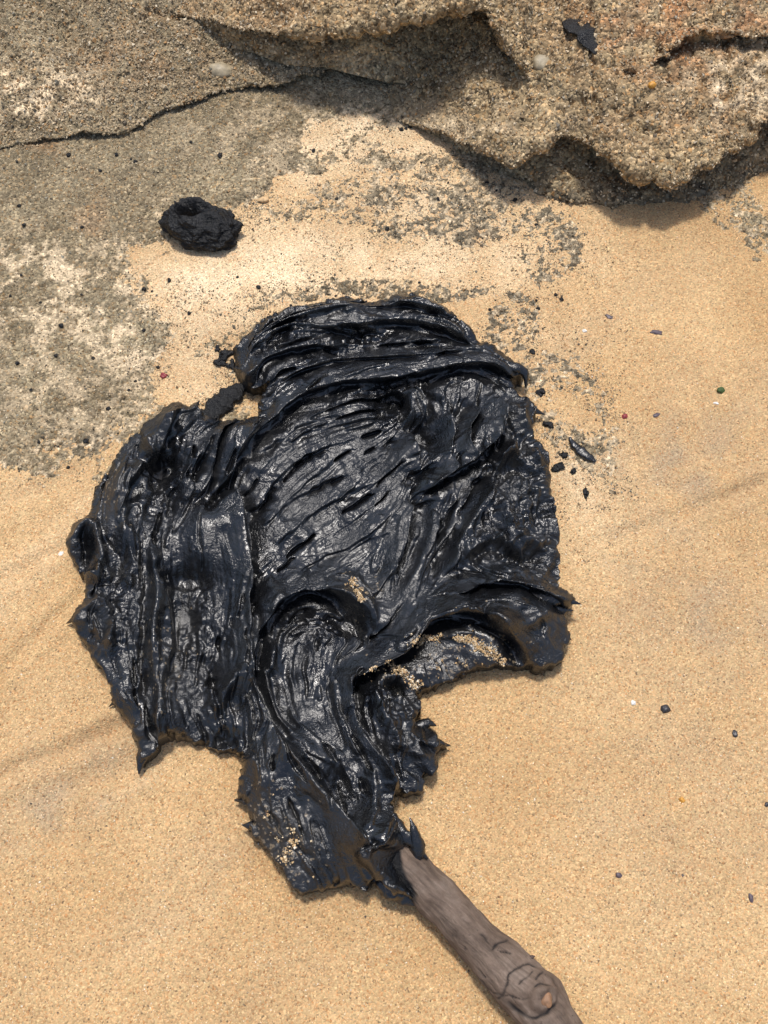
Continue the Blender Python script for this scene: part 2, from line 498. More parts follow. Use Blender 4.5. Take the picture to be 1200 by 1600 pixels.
def grains(name, pos, size, palette, weights, mat, parent=None, **kw):
    n = len(pos)
    q = RNG.normal(size=(n, 4)); q /= np.linalg.norm(q, axis=1)[:, None]
    w, x, y, z = q.T
    rot = np.stack([np.stack([1 - 2 * (y * y + z * z), 2 * (x * y - z * w), 2 * (x * z + y * w)], -1),
                    np.stack([2 * (x * y + z * w), 1 - 2 * (x * x + z * z), 2 * (y * z - x * w)], -1),
                    np.stack([2 * (x * z - y * w), 2 * (y * z + x * w), 1 - 2 * (x * x + y * y)], -1)], 1)
    loc = OCT[None] * RNG.uniform(0.55, 1.15, (n, 6, 1)) + RNG.normal(0, 0.18, (n, 6, 3))
    loc = loc * (np.asarray(size)[:, None, None] * 0.5)
    v = np.einsum('nij,nkj->nki', rot, loc) + pos[:, None, :]
    f = OCF[None] + (np.arange(n) * 6)[:, None, None]
    me = mesh_np(name, v.reshape(-1, 3), f.reshape(-1, 3), smooth=False)
    pal = np.array(palette)[RNG.choice(len(palette), n, p=np.array(weights) / sum(weights))]
    pal = pal * RNG.uniform(0.7, 1.3, (n, 1))
    add_attr(me, 'tint', np.repeat(pal, 6, axis=0))
    return obj(name, me, mat, parent, kind='stuff', **kw)


P_ROCK = [(0.36, 0.275, 0.165), (0.25, 0.18, 0.105), (0.47, 0.375, 0.245), (0.42, 0.25, 0.11), (0.11, 0.09, 0.062), (0.56, 0.47, 0.33), (0.27, 0.25, 0.19)]
P_LEDGE = [(0.42, 0.315, 0.185), (0.29, 0.205, 0.115), (0.54, 0.425, 0.27), (0.45, 0.26, 0.11), (0.13, 0.10, 0.065), (0.62, 0.51, 0.35), (0.30, 0.26, 0.19)]
P_SAND = [(0.60, 0.42, 0.22), (0.50, 0.33, 0.16), (0.72, 0.58, 0.38), (0.78, 0.70, 0.56), (0.36, 0.20, 0.09), (0.09, 0.07, 0.06)]

# sand grains
n = 60000
gx = RNG.uniform(0, 1, n); gy = RNG.uniform(0, 1, n)
p = at(-30 + gx * 1260, 300 + gy ** 0.9 * 1330)
off, _ = rock_off(p[:, 0], p[:, 1])
k = off < 0.0005
p = p[k]; p[:, 2] = sand_z(p[:, 0], p[:, 1]) + 0.0001
grains('sand_grains', p, RNG.gamma(6, 0.00016, len(p)), P_SAND, [46, 20, 26, 5, 4, 1.4], M_SGRAIN,
       label='loose coarse golden sand grains lying on the beach', cat='sand')
# grit on the slab
n = 70000
ii = RNG.choice(len(vb), n, p=None)
vz = vb[ii]
sz = sand_z(vz[:, 0], vz[:, 1])
vis = (np.abs(to_px(*vz.T)[0] - 600) < 640) & (vz[:, 2] > sz - 0.0012)
vz[:, 2] = np.maximum(vz[:, 2], sz)
vz = vz[vis] + RNG.normal(0, 0.0006, (vis.sum(), 3)) * (1, 1, 0.3)
tintd = rd[ii][vis]
grains('rock_grit', vz, RNG.gamma(5, 0.00030, len(vz)), P_ROCK, [30, 22, 24, 4, 13, 7, 8], M_GRAIN, slab)


n = 110000
q = at(RNG.uniform(200, 1000, n), RNG.uniform(170, 880, n))
qx, qy = to_px(q[:, 0], q[:, 1], 0 * q[:, 0])
pr = np.zeros(n)
for e in [(650, 320, 200, 110, 0), (860, 390, 70, 80, 0), (790, 500, 90, 60, 20), (420, 330, 110, 40, -15), (300, 510, 130, 70, -20), (480, 455, 170, 30, -10), (905, 660, 80, 140, -12), (925, 770, 50, 110, 5), (380, 600, 70, 70, 0), (740, 250, 120, 50, 0), (1080, 310, 110, 40, 0)]:
    pr = np.maximum(pr, ell(qx, qy, *e))
pr = pr * sstep(-0.25, 0.55, noise3(q[:, 0] * 38, q[:, 1] * 38, 0, 44) + 0.8 * noise3(q[:, 0] * 120, q[:, 1] * 120, 0, 45))
q = q[RNG.uniform(0, 1, n) < pr * 0.9]
q[:, 2] = surf(q[:, 0], q[:, 1]) + 0.0002
grains('loose_grit', q, RNG.gamma(5, 0.00028, len(q)), P_ROCK, [22, 25, 8, 3, 34, 3, 12], M_GRAIN, slab)


# ================================================================== rock ledges with real overhangs
def ledge(name, lips, rows_top, depth_far, label, seed, amp=1.0, under=0.045, dents=(), grit=14000, step=0.0022, mat=None, pal=None):
    """lips: (lip px, lip py, lip z, base px, base py, base z, top slope) from left to right"""
    L = np.array([[*at(a, b, c), *at(d, e, f), g] for a, b, c, d, e, f, g in lips])
    ln = np.linalg.norm(np.diff(L[:, :3], axis=0), axis=1).sum()
    nc = int(ln / step)
    # resample evenly along the lip
    S = spline(L, 2000)
    s = np.concatenate([[0], np.cumsum(np.linalg.norm(np.diff(S[:, :3], axis=0), axis=1))])
    t = np.linspace(0, s[-1], nc)
    S = np.stack([np.interp(t, s, S[:, i]) for i in range(7)], 1)
    lip, base, slope = S[:, :3], S[:, 3:6], S[:, 6:7]
    h0 = (lip[:, 2] - base[:, 2])
    lip = lip.copy()
    lip[:, 1] += np.clip(h0 * 0.10, 0.001, 0.006) * (noise3(t * 32, 0.5, 0.5, seed + 13) + 0.7 * noise3(t * 85, 0.5, 0.5, seed + 14) + 0.4 * noise3(t * 200, 0.5, 0.5, seed + 15))
    lip[:, 2] += np.clip(h0 * (0.30 if under > 0.03 else 0.65), 0, 0.006) * (noise3(t * 24, 1.5, 0.5, seed + 16) + 0.8 * noise3(t * 70, 1.5, 0.5, seed + 17))
    e = np.array([[0, 1.0, 0]]); up = np.array([[0, 0, 1.0]])
    h = (lip[:, 2:3] - base[:, 2:3])
    back = np.clip(h * 1.1, 0.004, under)
    P = [base - up * 0.02 + e * 0.0,
         base + e * back * 0.35 + up * h * 0.12,
         base * 0.55 + lip * 0.45 + e * back * 1.0 - up * h * 0.05,
         lip + e * back * 0.75 - up * h * 0.24,
         lip + e * np.minimum(0.004, h * 0.1) - up * h * 0.12,
         lip,
         lip + e * np.minimum(0.012, h * 0.5) + up * np.minimum(0.006, h * 0.15),
         lip + e * 0.05 + up * (0.006 + slope * 0.05),
         lip + e * 0.12 + up * (0.010 + slope * 0.12),
         lip + e * 0.25 + up * (0.012 + slope * 0.25),
         lip + e * depth_far + up * (0.012 + slope * depth_far),
         lip * (1, 1, 0) + e * (depth_far + 0.22) - up * 0.12]
    P = np.array(P)                                     # k, nc, 3
    nk = rows_top
    V = spline(P.reshape(len(P), -1), 3000).reshape(3000, nc, 3)
    ds = np.linalg.norm(np.diff(V[:, nc // 2], axis=0), axis=1)
    sg = (np.arange(2999) * (len(P) - 1) / 2999).astype(int)      # far part of the top gets fewer rows
    w = ds * np.where(sg >= len(P) - 2, 0.05, np.where(sg == len(P) - 3, 0.4, np.where(sg == len(P) - 4, 0.8, 1.0)))
    s = np.concatenate([[0], np.cumsum(w)]); t = np.linspace(0, s[-1], nk)
    idx = np.interp(t, s, np.arange(3000)); i0 = np.minimum(idx.astype(int), 2998); fr = (idx - i0)[:, None, None]
    V = V[i0] * (1 - fr) + V[i0 + 1] * fr               # nk, nc, 3
    # displace along the normal
    def normals(V):
        du = np.gradient(V, axis=1); dv = np.gradient(V, axis=0)
        N = np.cross(du, dv); N /= np.maximum(np.linalg.norm(N, axis=2, keepdims=True), 1e-9)
        return N
    N = normals(V)
    x, y, z = V[..., 0], V[..., 1], V[..., 2]
    hh = np.broadcast_to(np.clip(h[:, 0] / 0.05, 0.25, 1)[None, :], x.shape)
    d = hh * amp * (0.009 * noise3(x * 14, y * 14, z * 14, seed) + 0.0075 * noise3(x * 34, y * 34, z * 34, seed + 1))
    rid = 1 - 2 * np.abs(noise3(x * 50, y * 50, z * 50, seed + 2))
    d = d + hh * amp * 0.0032 * rid + amp * 0.0034 * noise3(x * 95, y * 95, z * 95, seed + 3) - 0.006 * amp * np.clip(noise3(x * 62, y * 62, z * 62, seed + 6) - 0.35, 0, 1)
    px, py = to_px(x, y, z)
    for cx, cy, rx, ry, an, dep in dents:
        d = d + dep * ell(px + 14 * noise3(x * 60, y * 60, z * 60, seed + 7), py + 14 * noise3(x * 60, y * 60, z * 60, seed + 8), cx, cy, rx, ry, an)
    V = V + N * d[..., None]
    N = normals(V)
    x, y, z = V[..., 0], V[..., 1], V[..., 2]
    d2 = 0.0016 * noise3(x * 190, y * 190, z * 190, seed + 4) + 0.0011 * noise3(x * 370, y * 370, z * 370, seed + 5)
    V = V + N * d2[..., None]
    me = mesh_np(name, V.reshape(-1, 3), grid_faces(nk, nc)[:, ::1])
    vv = V.reshape(-1, 3); px, py = to_px(*vv.T)
    rust = np.clip(1.1 * ell(px, py, 1010, 50, 130, 70, 15) + 0.9 * ell(px, py, 1150, 20, 120, 50) + 0.4 * ell(px, py, 1050, 190, 170, 40, -10) + 0.35 * ell(px, py, 200, 100, 120, 50) + 0.3 * ell(px, py, 420, 20, 200, 40), 0, 1)
    rust = rust * np.clip(0.55 + 1.2 * noise3(*(vv * 40).T, seed + 9), 0, 1) * 0.75
    pale0 = np.clip(1.4 * ell(px, py, 60, 140, 100, 36, 5) + 0.8 * ell(px, py, 50, 185, 40, 24), 0, 1) * sstep(-0.35, 0.25, noise3(*(vv * 45).T, seed + 18) + 0.5 * noise3(*(vv * 160).T, seed + 19))
    pale = np.clip(2.2 * ell(px, py, 1160, 130, 80, 42, -20) + 0.6 * ell(px, py, 700, 200, 120, 40) + 0.5 * ell(px, py, 480, 100, 120, 40), 0, 1) * np.clip(0.4 + 1.5 * noise3(*(vv * 55).T, seed + 10), 0, 1)
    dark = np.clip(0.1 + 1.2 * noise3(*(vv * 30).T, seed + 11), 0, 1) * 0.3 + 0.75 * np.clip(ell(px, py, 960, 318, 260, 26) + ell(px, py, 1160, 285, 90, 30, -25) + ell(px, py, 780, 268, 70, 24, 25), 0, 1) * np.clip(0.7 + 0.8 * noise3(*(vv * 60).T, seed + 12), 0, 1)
    add_attr(me, 'rust', rust); add_attr(me, 'pale', np.maximum(pale, pale0)); add_attr(me, 'dark', np.clip(dark, 0, 1))
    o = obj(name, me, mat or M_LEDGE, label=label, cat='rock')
    cand = np.where((px > -20) & (px < 1220) & (py > -30) & (py < 380))[0]
    ii = RNG.choice(cand, grit)
    ri = np.clip(ii // nc, 0, nk - 2); ci = np.clip(ii % nc, 0, nc - 2)
    fa, fb_ = RNG.uniform(0, 1, (grit, 1)), RNG.uniform(0, 1, (grit, 1))
    pos = (V[ri, ci] * (1 - fa) + V[ri + 1, ci] * fa) * (1 - fb_) + (V[ri, ci + 1] * (1 - fa) + V[ri + 1, ci + 1] * fa) * fb_
    pos = pos + RNG.normal(0, 0.0005, (grit, 3)) + N.reshape(-1, 3)[ii] * 0.0002
    g = grains('rock_grit', pos, RNG.gamma(7, 0.00040, grit), pal or P_LEDGE, [30, 20, 24, 9, 6, 7, 4], M_GRAIN, o)
    return o, V


# thin tier whose foot is the long crack on the left
led_m, VM = ledge('rock_ledge', [(-760, 300, -.09, -760, 306, -.10, .10), (-560, 262, -.02, -560, 266, -.028, .14), (-420, 250, .012, -420, 254, .008, .16), (-150, 238, .013, -150, 242, .009, .16), (0, 228, .014, 0, 232, .009, .16), (60, 217, .0145, 60, 222, .009, .16),
                           (120, 207, .0148, 120, 213, .008, .16), (185, 206, .0148, 185, 212, .008, .16), (215, 194, .0142, 215, 199, .008, .16), (250, 172, .0135, 250, 176, .009, .16), (300, 158, .016, 300, 162, .010, .16), (330, 148, .0145, 330, 153, .009, .16),
                           (370, 138, .015, 370, 141, .011, .16), (410, 132, .017, 410, 136, .010, .16), (440, 130, .020, 440, 138, .009, .16), (500, 112, .023, 500, 119, .010, .16), (560, 98, .026, 560, 108, .011, .16),
                           (640, 122, .018, 640, 125, .012, .06), (740, 156, .012, 740, 159, .008, .06), (850, 176, .010, 850, 180, .004, .05)], 165, 0.5,
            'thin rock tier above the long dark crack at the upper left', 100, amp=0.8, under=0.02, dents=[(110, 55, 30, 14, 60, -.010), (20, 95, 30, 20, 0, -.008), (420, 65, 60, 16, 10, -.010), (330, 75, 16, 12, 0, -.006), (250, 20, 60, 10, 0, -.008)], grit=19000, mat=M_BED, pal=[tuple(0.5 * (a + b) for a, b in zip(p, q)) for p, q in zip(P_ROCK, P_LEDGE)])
# high tier with the deep dark hollow at top centre
led_t, VT = ledge('rock_ledge', [(150, 20, .020, 150, 24, .014, .12), (260, 22, .034, 260, 28, .028, .14), (320, 30, .050, 320, 38, .044, .2), (370, 40, .062, 370, 54, .050, .22),
                           (440, 48, .078, 440, 74, .05, .22), (510, 50, .085, 510, 84, .046, .2), (570, 44, .095, 570, 98, .042, .2), (630, 22, .115, 630, 108, .036, .2), (690, 6, .13, 690, 106, .034, .15), (735, 10, .13, 735, 108, .034, .15),
                           (775, 45, .115, 775, 118, .034, .12), (805, 88, .095, 806, 140, .036, .10), (838, 132, .075, 838, 172, .040, .12), (900, 150, .072, 900, 178, .052, .14), (960, 128, .086, 960, 142, .070, .14), (1030, 104, .092, 1030, 120, .074, .14), (1100, 72, .10, 1100, 92, .080, .14), (1200, 54, .105, 1200, 68, .09, .14), (1500, 34, .115, 1500, 48, .10, .14)], 190, 0.5,
            'high gritty rock ledge overhanging a deep shadowed hollow at top centre', 200, amp=1.0, under=0.075,
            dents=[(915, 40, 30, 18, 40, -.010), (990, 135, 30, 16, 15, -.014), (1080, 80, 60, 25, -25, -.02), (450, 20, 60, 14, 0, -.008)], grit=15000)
# right ledge over the sand
led_r, VR = ledge('rock_ledge', [(440, 140, -0.012, 440, 143, -0.018, 0.02), (540, 165, -0.006, 540, 168, -0.012, 0.05), (630, 188, 0.006, 630, 192, 0, 0.1), (690, 205, 0.019, 690, 212, 0.008, 0.12), (735, 226, 0.034, 735, 240, 0.01, 0.14), (775, 240, 0.0453, 770, 268, 0.008, 0.14), (812, 252, 0.0513, 805, 285, 0.008, 0.14), (845, 228, 0.0604, 845, 300, 0.008, 0.13), (880, 212, 0.0664, 880, 312, 0.008, 0.12),
                           (912, 218, 0.0679, 915, 322, 0.006, 0.12), (950, 246, 0.0664, 950, 332, 0.006, 0.12), (1000, 268, 0.0641, 1000, 334, 0.006, 0.12), (1045, 284, 0.0618, 1045, 334, 0.006, 0.12), (1085, 272, 0.0641, 1085, 326, 0.007, 0.12), (1130, 244, 0.0664, 1130, 304, 0.008, 0.12),
                           (1180, 208, 0.0679, 1180, 280, 0.008, 0.12), (1240, 180, 0.0679, 1240, 250, 0.01, 0.12), (1340, 190, 0.0679, 1340, 250, 0.01, 0.12), (1600, 170, 0.0679, 1600, 230, 0.01, 0.12)], 190, 0.5,
            'gritty brown rock ledge overhanging the sand at the right, dark shadow beneath', 300, amp=1.0, under=0.04,
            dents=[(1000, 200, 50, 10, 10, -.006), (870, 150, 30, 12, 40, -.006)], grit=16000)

# ================================================================== TAR
OUT = [(366, 562), (366, 548), (385, 526), (415, 506), (450, 490), (500, 478), (540, 470), (575, 477), (605, 479), (612, 473), (632, 470), (648, 464), (668, 472), (690, 490), (715, 512), (735, 528),
       (752, 548), (775, 556), (800, 572), (814, 580), (818, 596), (806, 594), (800, 600), (808, 625), (822, 632), (841, 645), (826, 652), (824, 662), (832, 686), (850, 706), (858, 720), (850, 735), (854, 760),
       (860, 790), (866, 820), (866, 850), (868, 890), (872, 918), (897, 938), (890, 948), (878, 954), (884, 970), (890, 998), (880, 1008), (880, 1030), (860, 1042), (845, 1050), (828, 1044), (800, 1040), (778, 1040), (745, 1046), (715, 1056), (680, 1070), (650, 1088),
       (655, 1110), (646, 1128), (650, 1136), (668, 1133), (678, 1148), (694, 1164), (684, 1176), (678, 1196), (668, 1206), (658, 1216), (655, 1238), (640, 1242), (628, 1240), (612, 1240), (606, 1262), (614, 1286), (628, 1312),
       (618, 1345), (650, 1400), (640, 1412), (612, 1392), (585, 1378), (572, 1386), (545, 1378), (520, 1384), (500, 1388), (470, 1396), (452, 1378), (430, 1345), (408, 1318), (388, 1292), (396, 1286), (384, 1252), (372, 1248), (376, 1215), (378, 1180), (362, 1172), (340, 1172), (320, 1160), (292, 1154), (268, 1146), (246, 1158), (240, 1176), (224, 1182), (219, 1200), (212, 1170), (206, 1140),
       (182, 1108), (178, 1085), (160, 1050), (140, 1020), (118, 988), (114, 970), (124, 950), (134, 945), (136, 905), (124, 896), (108, 870), (106, 845), (118, 826), (142, 808), (140, 778), (150, 755), (172, 738), (178, 718), (205, 690), (220, 682), (222, 666), (248, 655), (252, 643), (275, 640), (290, 644), (306, 634), (307, 646), (318, 655), (345, 662), (380, 662), (405, 658),
       (408, 650), (402, 640), (410, 622), (418, 606), (392, 606), (380, 598), (370, 580)]
TZ = 0.012
GS = 0.0009
w = at(*np.array(OUT).T, TZ)[:, :2]
x0, x1 = w[:, 0].min() - 0.012, w[:, 0].max() + 0.012
y0, y1 = w[:, 1].min() - 0.012, w[:, 1].max() + 0.012
tx = np.arange(x0, x1, GS); ty = np.arange(y0, y1, GS)
TX, TY = np.meshgrid(tx, ty)
NR, NC = TX.shape
# signed distance to the outline, metres
dd = np.full(TX.shape, 1e9); ins = in_poly(TX, TY, w)
BIG = 0.03
for a, b in zip(w, np.roll(w, -1, 0)):
    lo = np.minimum(a, b) - BIG; hi = np.maximum(a, b) + BIG
    c0, c1 = np.searchsorted(tx, [lo[0], hi[0]]); r0, r1 = np.searchsorted(ty, [lo[1], hi[1]])
    if c1 <= c0 or r1 <= r0: continue
    xs, ys = TX[r0:r1, c0:c1], TY[r0:r1, c0:c1]
    dd[r0:r1, c0:c1] = np.minimum(dd[r0:r1, c0:c1], seg_dist(xs, ys, [a, b]))
SD = np.where(ins, np.minimum(dd, BIG), -np.minimum(dd, BIG))
SD = SD + 0.0026 * noise3(TX * 75, TY * 75, 0, 61) + 0.0022 * noise3(TX * 190, TY * 190, 0, 62) + 0.0010 * noise3(TX * 420, TY * 420, 0, 60)


def tw(pts, z=0.022, n=None):
    q = at(*np.array(pts, float).T, z)[:, :2]
    return spline(q, n or 4 * len(q))


def local_poly(pts, rad):
    """distance + window around a polyline, plus side sign and position along it"""
    lo = pts.min(0) - rad; hi = pts.max(0) + rad
    c0, c1 = np.searchsorted(tx, [lo[0], hi[0]]); r0, r1 = np.searchsorted(ty, [lo[1], hi[1]])
    sl = (slice(r0, r1), slice(c0, c1)); xs, ys = TX[sl], TY[sl]
    best = np.full(xs.shape, 1e9); side = np.zeros(xs.shape); along = np.zeros(xs.shape); n = len(pts) - 1
    for k, (a, b) in enumerate(zip(pts[:-1], pts[1:])):
        ab = b - a; L2 = max(ab @ ab, 1e-12)
        t = np.clip(((xs - a[0]) * ab[0] + (ys - a[1]) * ab[1]) / L2, 0, 1)
        d = np.hypot(xs - a[0] - t * ab[0], ys - a[1] - t * ab[1])
        u = d < best
        best = np.where(u, d, best)
        side = np.where(u, np.sign(ab[0] * (ys - a[1]) - ab[1] * (xs - a[0])), side)
        along = np.where(u, (k + t) / n, along)
    return sl, best, side, along


# ---- flow of the drawn-out tar (photograph polylines)
FLOW = [[(385, 935), (430, 850), (500, 770), (600, 700)], [(400, 900), (480, 830), (580, 780), (660, 700)], [(420, 960), (500, 880), (590, 830), (650, 760)], [(385, 790), (430, 730), (500, 680), (600, 655)],
        [(400, 700), (450, 650), (540, 610), (640, 600)], [(420, 640), (500, 590), (620, 575), (740, 570), (810, 585)], [(375, 580), (420, 540), (520, 520), (640, 530), (760, 560)], [(372, 560), (430, 508), (540, 480), (640, 480), (720, 525), (780, 565)],
        [(460, 560), (560, 550), (700, 545)], [(330, 680), (300, 760), (270, 820)], [(350, 680), (320, 740), (290, 800)], [(270, 660), (235, 740), (225, 850), (240, 960), (235, 1060), (230, 1170)], [(200, 720), (180, 800), (190, 900), (160, 1000), (200, 1090)],
        [(390, 680), (370, 760), (385, 860), (385, 980), (405, 1080), (450, 1160), (520, 1270)], [(300, 850), (310, 950), (310, 1060), (320, 1150)], [(260, 900), (270, 1000), (265, 1120)], [(350, 900), (345, 1000), (360, 1100)],
        [(400, 1060), (415, 980), (450, 925), (500, 915), (550, 940), (575, 990)], [(440, 1100), (430, 1000), (480, 960), (540, 980)], [(500, 990), (490, 1060), (500, 1130)], [(545, 1100), (550, 1050), (600, 1020), (660, 970), (720, 965), (800, 1005), (850, 1035)],
        [(770, 610), (775, 680), (740, 770), (690, 860), (650, 950)], [(730, 620), (720, 690), (690, 760), (640, 830)], [(640, 760), (620, 850), (610, 930)], [(690, 780), (660, 870), (640, 960)], [(800, 660), (830, 740), (850, 840), (860, 900)],
        [(770, 720), (800, 800), (830, 880)], [(720, 840), (760, 900), (840, 930), (890, 942)], [(700, 930), (780, 920), (850, 925)], [(640, 600), (665, 650), (650, 720)], [(560, 1080), (570, 1150), (610, 1220)], [(600, 1080), (615, 1150), (630, 1220)],
        [(420, 1160), (400, 1220), (420, 1300), (470, 1380)], [(470, 1150), (520, 1180), (560, 1260), (560, 1330)], [(600, 1190), (600, 1270), (570, 1340)], [(640, 1180), (660, 1165), (690, 1165)], [(560, 1340), (600, 1370), (640, 1405)], [(500, 1120), (540, 1180), (590, 1250)],
        [(330, 790), (340, 830), (345, 870)], [(700, 560), (600, 610), (500, 640)]]
CXg, CYg = np.meshgrid(np.linspace(tx[0], tx[-1], NC // 5), np.linspace(ty[0], ty[-1], NR // 5))
txx = np.zeros(CXg.shape); txy = np.zeros(CXg.shape)
for f in FLOW:
    q = tw(f, n=9)
    for a, b in zip(q[:-1], q[1:]):
        m = (a + b) / 2; d = b - a; an = 2 * math.atan2(d[1], d[0])
        r2 = (CXg - m[0]) ** 2 + (CYg - m[1]) ** 2
        wt = 1 / (r2 + 0.008 ** 2) ** 2
        txx += wt * math.cos(an); txy += wt * math.sin(an)
mg = np.hypot(txx, txy); txx, txy = txx / mg, txy / mg


def upsample(a):
    a = np.stack([np.interp(tx, CXg[0], r) for r in a])
    return np.stack([np.interp(ty, CYg[:, 0], c) for c in a.T], 1)


txx, txy = upsample(txx), upsample(txy)
ang = 0.5 * np.arctan2(txy, txx) + 0.24 * noise3(TX * 30, TY * 30, 0, 64) + 0.07 * noise3(TX * 90, TY * 90, 0, 65)
DX, DY = np.cos(ang), np.sin(ang)


def fftn(sig, seed):
    r = np.random.default_rng(seed).normal(size=TX.shape)
    fy = np.fft.fftfreq(NR)[:, None]; fx = np.fft.rfftfreq(NC)[None]
    g = np.exp(-2 * (math.pi * sig / GS) ** 2 * (fx * fx + fy * fy))
    o = np.fft.irfft2(np.fft.rfft2(r) * g, s=TX.shape)
    return o / o.std()


def blur(a, sig):
    fy = np.fft.fftfreq(NR)[:, None]; fx = np.fft.rfftfreq(NC)[None]
    g = np.exp(-2 * (math.pi * sig / GS) ** 2 * (fx * fx + fy * fy))
    return np.fft.irfft2(np.fft.rfft2(a) * g, s=a.shape)


def lic(fields, lens):
    jj = np.where((SD > -0.006).ravel())[0]
    r0 = (jj // NC).astype(float); c0 = (jj % NC).astype(float)
    acc = [f.ravel()[jj].copy() for f in fields]; cnt = [np.ones(len(jj)) for _ in fields]
    fx, fy = DX.ravel(), DY.ravel()
    for sgn in (1, -1):
        r, c = r0.copy(), c0.copy(); px_, py_ = sgn * fx[jj], sgn * fy[jj]
        for st in range(1, max(lens) + 1):
            r = np.clip(r + py_ * 1.3, 0, NR - 1); c = np.clip(c + px_ * 1.3, 0, NC - 1)
            k = np.rint(r).astype(int) * NC + np.rint(c).astype(int)
            nx, ny = fx[k], fy[k]
            s = np.sign(nx * px_ + ny * py_); s[s == 0] = 1
            px_, py_ = nx * s, ny * s
            for i, f in enumerate(fields):
                if st <= lens[i]:
                    wgt = 1 - st / (lens[i] + 1)
                    acc[i] += f.ravel()[k] * wgt; cnt[i] += wgt
    out = []
    for i in range(len(fields)):
        o = np.zeros(TX.size); v = acc[i] / np.sqrt(cnt[i]); o[jj] = v / v.std(); out.append(o.reshape(TX.shape))
    return out


S0, S1, S2, S3 = lic([fftn(.0065, 1), fftn(.0030, 2), fftn(.0014, 3), fftn(.0006, 4)], [46, 40, 36, 26])

# ---- large relief
pxt, pyt = to_px(TX, TY, 0 * TX + 0.022)
Hh = np.full(TX.shape, 0.024)
for cx, cy, rx, ry, an, dz in [(520, 790, 130, 110, -35, -.007), (480, 500, 130, 40, -15, .006), (640, 500, 110, 40, 10, .007), (760, 680, 90, 120, 0, .006), (300, 980, 70, 110, 0, -.010), (330, 1080, 60, 60, 0, -.004),
                               (325, 830, 42, 48, 10, .012), (265, 700, 45, 60, 20, .010), (180, 800, 50, 80, 10, .004), (150, 960, 50, 60, 0, .006), (235, 960, 26, 110, 0, .008), (470, 1050, 60, 80, 10, -.004), (480, 1190, 60, 50, 20, .016), (400, 1200, 34, 60, 0, .012),
                               (520, 1280, 90, 80, 0, .014), (600, 1150, 50, 90, 0, .010), (700, 960, 80, 30, 0, .012), (800, 960, 70, 50, 0, .012), (812, 952, 28, 24, 0, .009), (778, 985, 20, 26, 0, .007), (430, 1300, 40, 60, -30, -.006), (800, 820, 60, 80, 0, .005), (660, 1165, 26, 22, 0, .004),
                               (265, 654, 20, 20, 0, .010), (585, 1320, 46, 46, 30, .024), (440, 570, 60, 30, -30, .004), (440, 1270, 50, 70, -20, .010)]:
    Hh += dz * ell(pxt, pyt, cx, cy, rx, ry, an)
Hh += 0.0062 * noise3(TX * 20, TY * 20, 0, 66) + 0.0040 * noise3(TX * 46, TY * 46, 0, 63)
yc = at(500, 800, 0.022)[1]
Hh += 0.075 * (TY - yc) * np.clip(1.4 * ell(pxt, pyt, 500, 800, 150, 130, -40), 0, 1)     # the smeared middle tips towards the stick
